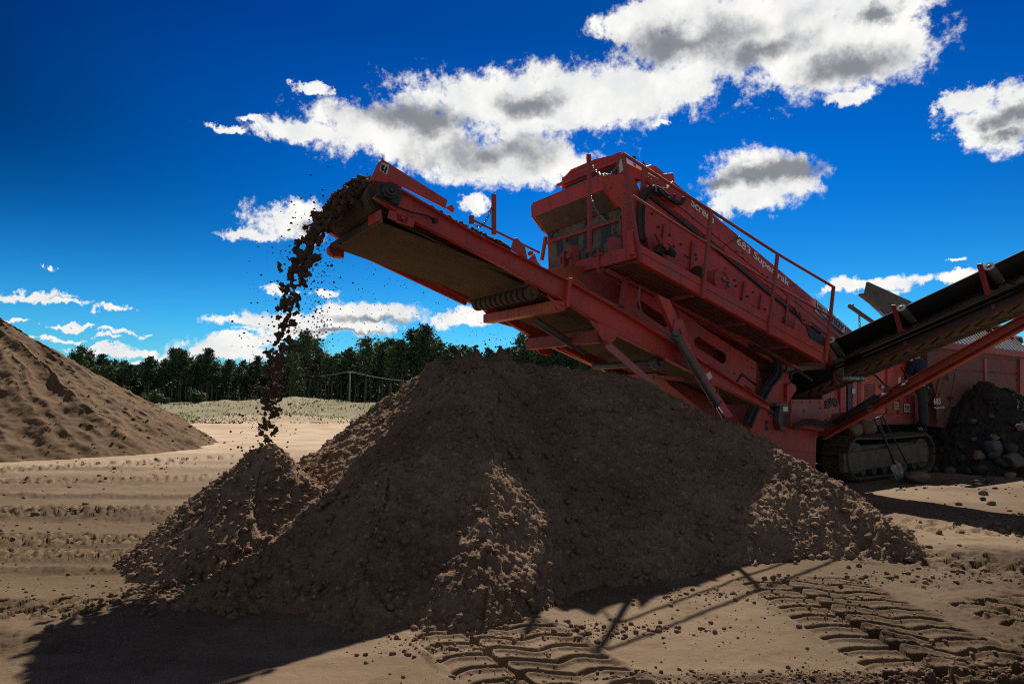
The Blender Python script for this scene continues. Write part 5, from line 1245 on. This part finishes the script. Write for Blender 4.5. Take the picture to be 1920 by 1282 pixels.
def hand(base_i, sgn):
    b = Vector(J[base_i][:3]); n0 = len(J); J.append((b.x + .07, b.y, b.z - .005, .028, .018)); E_.append((base_i, n0))
    for k, (dy, ln) in enumerate(((-.03, .055), (-.01, .065), (.01, .06), (.03, .05))):
        i = len(J); J.append((b.x + .10, b.y + dy, b.z - .005, .0095)); J.append((b.x + .10 + ln * .6, b.y + dy, b.z - .02, .0085)); J.append((b.x + .10 + ln * .8, b.y + dy, b.z - .05, .0075)); E_.extend([(n0, i), (i, i + 1), (i + 1, i + 2)])
    i = len(J); J.append((b.x + .05, b.y - sgn * .045, b.z + .01, .011)); J.append((b.x + .09, b.y - sgn * .06, b.z - .01, .009)); E_.extend([(n0, i), (i, i + 1)])
hand(15, 1); hand(18, -1)
ni = len(J); J.append((.265, 0, 1.68, .018)); E_.append((11, ni))
for sg in (-1, 1): J.append((.15, sg * .1, 1.68, .02)); E_.append((11, len(J) - 1))
skin_mesh('body', J, E_, SKIN, man)
skin_mesh('jacket', [(0, 0, .87, .19, .155), (.03, 0, 1.15, .175, .14), (.07, 0, 1.36, .19, .135), (.095, 0, 1.5, .085), (.09, .2, 1.42, .082), (.2, .25, 1.16, .065), (.39, .21, 1.085, .048), (.09, -.2, 1.42, .082), (.18, -.26, 1.15, .065), (.39, -.205, 1.125, .048)],
          [(0, 1), (1, 2), (2, 3), (2, 4), (4, 5), (5, 6), (2, 7), (7, 8), (8, 9)], JACK, man)
skin_mesh('trousers', [(0, 0, .96, .15, .13), (0, .1, .84, .108), (-.02, .105, .5, .088), (-.035, .11, .1, .085), (0, -.1, .84, .108), (.1, -.105, .5, .088), (.085, -.11, .1, .085)], [(0, 1), (1, 2), (2, 3), (0, 4), (4, 5), (5, 6)], TROU, man)
for (x, y) in ((-.03, .11), (.09, -.11)):
    s = skin_mesh('shoe', [(x - .07, y, .05, .052, .05), (x + .03, y, .045, .05, .045), (x + .14, y, .035, .048, .034), (x + .19, y, .03, .036, .026), (x - .03, y, .11, .05)], [(0, 1), (1, 2), (2, 3), (0, 4)], SHOE, man)
    me = bpy.data.meshes.new('shoe_stripe'); bm = bmesh.new()
    for k in range(3):
        for sg in (-1, 1):
            c = Vector((x + .02 + k * .03, y + sg * .056, .06)); bmesh.ops.create_cube(bm, size=1, matrix=Matrix.Translation(c) @ Matrix.Rotation(.5, 4, 'Y') @ Matrix.Diagonal((.009, .006, .07, 1)))
    bm.to_mesh(me); bm.free(); me.materials.append(WHT); link(bpy.data.objects.new('shoe_stripe', me), s)
bm = bmesh.new(); bmesh.ops.create_icosphere(bm, subdivisions=3, radius=1)
for q in bm.verts: 
    q.co = Vector((.135 + q.co.x * .115, q.co.y * .105, 1.735 + q.co.z * .1 - (.05 if q.co.x < -.2 and q.co.z < 0 else 0)))
me = bpy.data.meshes.new('hair'); bm.to_mesh(me); bm.free(); me.materials.append(HAIR); link(bpy.data.objects.new('hair', me), man)

# ------------------------------------------------------------------ forest, bushes, pole, grass
def pine_mesh(seed, H, crown0, wid, needles):
    rs = np.random.RandomState(seed); tris = []
    nb = 30
    for k in range(nb):
        f = (k + .5) / nb; z = H * (crown0 + (1 - crown0) * f) ; prof = (.35 + 1.0 * min(1, f / .3)) * (1 - f) ** .42 * rs.uniform(.6, 1.35)
        for j in range(rs.randint(3, 6)):
            a = rs.uniform(0, 6.283); L = wid * prof * rs.uniform(.45, 1.1) + .15
            for c in range(rs.randint(3, 5)):
                t = (c + .6) / 4.; cx, cy, cz = L * t * math.cos(a), L * t * math.sin(a), z + L * t * rs.uniform(-.05, .45)
                sz = rs.uniform(.28, .62) * (H / 15)
                for q in range(5):
                    d = rs.randn(3); d /= np.linalg.norm(d); e = rs.randn(3); e -= d * (d @ e); e /= np.linalg.norm(e)
                    o = np.array([cx, cy, cz]) + rs.randn(3) * sz * .55
                    tris.append([o - d * sz * .6, o + d * sz * .6, o + e * sz * .55 + np.array([0, 0, .1])])
    t = np.array(tris); return t.reshape(-1, 3), np.arange(t.size // 3).reshape(-1, 3)
def trunk_mesh(H, r, crown0, seed):
    rs = np.random.RandomState(seed); b = MB(); n = 7; pts = [(U0 + .12 * rs.randn() * k / n, V0 + .12 * rs.randn() * k / n, H * .97 * k / n - .4 * (k == 0)) for k in range(n + 1)]
    b.tube(pts, [r * (1 - .85 * k / n) for k in range(n + 1)], 7)
    for k in range(9):
        z = H * rs.uniform(crown0 * .75, .9); a = rs.uniform(0, 6.28); L = rs.uniform(.6, 1.7); b.tube([(U0, V0, z), (U0 + L * math.cos(a), V0 + L * math.sin(a), z + .35)], [.05, .02], 4)
    me = bpy.data.meshes.new('trunk'); b.bm.to_mesh(me); b.bm.free(); me.materials.append(BARK); return me
PROTO = []
for i, (H, c0, wd) in enumerate(((15, .46, 2.2), (15, .55, 2.0), (15, .42, 2.5), (15, .60, 2.3), (15, .5, 1.8), (15, .12, 2.6))):
    v, f = pine_mesh(300 + i, H, c0, wd, None)
    o = np_mesh('crown', v, f, (NEED, NEED3, NEED2, NEED, NEED3, NEED2)[i], smooth=False); cm = o.data; col.objects.unlink(o); bpy.data.objects.remove(o)
    PROTO.append((cm, trunk_mesh(H, .17, c0, 400 + i)))
def pine(x, y, h, k, rz, z, label='tall dark pine in the row of forest trees beyond the pit', group='pine trees of the forest edge'):
    e = empty('pine_tree', (x, y, z), rz); e.scale = (h / 15 * rng.uniform(1.1, 1.65),) * 2 + (h / 15,)
    tag(e, label, 'pine tree', group)
    for nm, me in zip(('crown', 'trunk'), PROTO[k]): link(bpy.data.objects.new(nm, me), e)
rs = np.random.RandomState(91); cnt = 0
for row in range(3):
    x = -124.0
    while x < 50 and cnt < 268:
        far = x < -52
        x += rs.uniform(1.4, 3.3) * (1 if row < 2 else 1.15)
        Y = (172 if far else 148) + row * 4.2 + rs.uniform(-2, 2)
        h = (10.6 if far else 12.8) * (1 + .13 * math.sin(x * .21) + .08 * math.sin(x * .57 + 1)) * rs.uniform(.78, 1.15)
        if -52 < x < -44: h *= 1.08
        pine(x, Y, h, rs.randint(0, 5), rs.uniform(0, 6.28), .3); cnt += 1
def forest():
    rs_ = np.random.RandomState(17); base = [pine_mesh(500 + i, 15, .40, 2.9, None)[0].reshape(-1, 3, 3) for i in range(3)]
    T = []
    for i in range(330):
        x = rs_.uniform(-150, 75); far = x < -52; Y = (188 if far else 164) + 26 * rs_.rand(); h = (10.2 if far else 12.0) * rs_.uniform(.75, 1.12) / 15
        b = base[i % 3]; b = b[rs_.rand(len(b)) < .3]; c = b.mean(1, keepdims=True); b = c + (b - c) * 1.9; a = rs_.uniform(0, 6.28); R_ = np.array([[math.cos(a), -math.sin(a), 0], [math.sin(a), math.cos(a), 0], [0, 0, 1]])
        T.append((b * h) @ R_.T + np.array([x, Y, .3]))
        tr = .17; q = np.array([[[-tr, 0, 0], [tr, 0, 0], [0, .1, 13 * h]], [[0, -tr, 0], [0, tr, 0], [0, .1, 13 * h]]]); T.append(q + np.array([x, Y, .3]))
    # young growth and brushwood between the trunks
    n = 42000; x = rs_.uniform(-150, 75, n); Y = np.where(x < -52, 182, 160) + 30 * rs_.rand(n); z = .3 + 8.5 * rs_.rand(n)
    c = np.stack([x, Y, z], 1); e = rs_.randn(n, 3, 3) * .55; T.append(c[:, None] + e)
    t_ = np.concatenate(T); o = np_mesh('forest', t_.reshape(-1, 3), np.arange(t_.size // 3).reshape(-1, 3), NEED, smooth=False)
    tag(o, 'deep mass of pine forest behind its front trees', 'forest', kind='stuff')
forest()
pine(-44.5, 140, 10.6, 5, 1., .3, 'lower bushy pine with pale branches down to the ground', None)
def bush(px, py, Y, r, seed, label):
    rs_ = np.random.RandomState(seed); P = CAMP + ray(px, py) * (Y / ray(px, py).y); z0 = float(ground_h(np.array([P.x]), np.array([P.y]), False)[0])
    n = 900; d = rs_.randn(n, 3); d /= np.linalg.norm(d, axis=1)[:, None]; c = d * (rs_.rand(n, 1) ** .45) * np.array([r, r, r * .9]) * (1 + .3 * np.sin(d[:, :1] * 5 + seed)) + np.array([0, 0, r * .85])
    e = rs_.randn(n, 3); e /= np.linalg.norm(e, axis=1)[:, None]; s_ = rs_.uniform(.08, .2, (n, 1)) * r
    t = np.stack([c - e * s_, c + e * s_, c + np.cross(e, d) * s_ * 1.5], 1)
    em = empty('bush', (P.x, P.y, z0)); tag(em, label, 'bush')
    np_mesh('foliage', t.reshape(-1, 3), np.arange(n * 3).reshape(-1, 3), LEAF, em, False)
    b = MB()
    for k in range(5): a = k * 1.26; b.tube([(U0, V0, -.1), (U0 + r * .5 * math.cos(a), V0 + r * .5 * math.sin(a), r * 1.1)], [.05 * r, .015 * r], 5)
    b.done('stem', BARK, em, 0)
bush(268, 752, 110, 1.05, 1, 'light green rounded bush, leftmost by the forest edge'); bush(291, 750, 118, 1.3, 2, 'taller light green bush just right of the rounded one')
bush(370, 757, 100, 1.1, 3, 'wide low dark green bush on the bank left of the grassy hummock'); bush(308, 756, 112, .7, 4, 'small green bush right of the two light green bushes')

p = onz(655, 757, .45); pole_Y = 118
P = CAMP + ray(655, 757) * (pole_Y / ray(655, 757).y); zt = (CAMP + ray(655, 697) * (pole_Y / ray(655, 697).y)).z
ph_ = zt - .3
pe = empty('utility_pole', (P.x, P.y, .3)); tag(pe, 'slim grey utility pole in front of the pines', 'utility pole')
b = MB(); b.tube([(U0, V0, -.3), (U0, V0, ph_ + .1)], [.16, .11], 8); b.done('post', WOOD, pe, 0)
b = MB(); b.bar((U0 - .55, V0, ph_ - .1), (U0 + .55, V0, ph_ - .1), .12, .12)
for k in (-.45, 0, .45): b.tube([(U0 + k, V0, ph_ - .05), (U0 + k, V0, ph_ + .12)], .05, 6)
b.done('crossarm', WOOD, pe, 0)
wire = mat('pale_wire', (.5, .48, .45), .5)
b = MB()
for k in (-.45, .45):
    a = Vector((P.x + k, P.y, zt + .1)); q = CAMP + ray(760, 708) * (95 / ray(760, 708).y); q2 = CAMP + ray(560, 702) * (150 / ray(560, 702).y)
    q = a + (q - a) * 1.5
    for e_ in (q, q2):
        b.tube([Vector((U0, V0, 0)) + a.lerp(e_, t) - Vector((0, 0, .5 * math.sin(math.pi * t))) for t in np.linspace(0, 1, 9)], .014, 5)
o = b.done('power_line', wire, None, 0); tag(o, 'pair of pale overhead wires running from the utility pole', 'power line')

def grass():
    rs_ = np.random.RandomState(55); n = 34000
    y = 33 + 80 * rs_.rand(n) ** 1.7; x = -y * .85 + (y * 1.2) * rs_.rand(n)
    dn = fbmn(x * .25, y * .25, 301, 4); k = (y + 3 * fbmn(x * .11, y * .11, 8, 4) > 34) & (dn > -.35 + .3 * rs_.rand(n)); x, y = x[k], y[k]; n = len(x)
    z = ground_h(x, y, False); h = rs_.uniform(.03, .13, n) * (1 + .6 * fbmn(x * .3, y * .3, 303, 3)); a = rs_.uniform(0, 6.283, n); w = rs_.uniform(.02, .06, n) * (y / 40)
    lx, ly = rs_.normal(0, .12, n), rs_.normal(0, .12, n)
    v = np.stack([np.stack([x - w * np.cos(a), y - w * np.sin(a), z - .03], 1), np.stack([x + w * np.cos(a), y + w * np.sin(a), z - .03], 1), np.stack([x + lx, y + ly, z + h], 1)], 1)
    o = np_mesh('grass', v.reshape(-1, 3), np.arange(n * 3).reshape(-1, 3), GRASS, smooth=False); tag(o, 'dry and green grass growing on the bank', 'grass', kind='stuff')
grass()
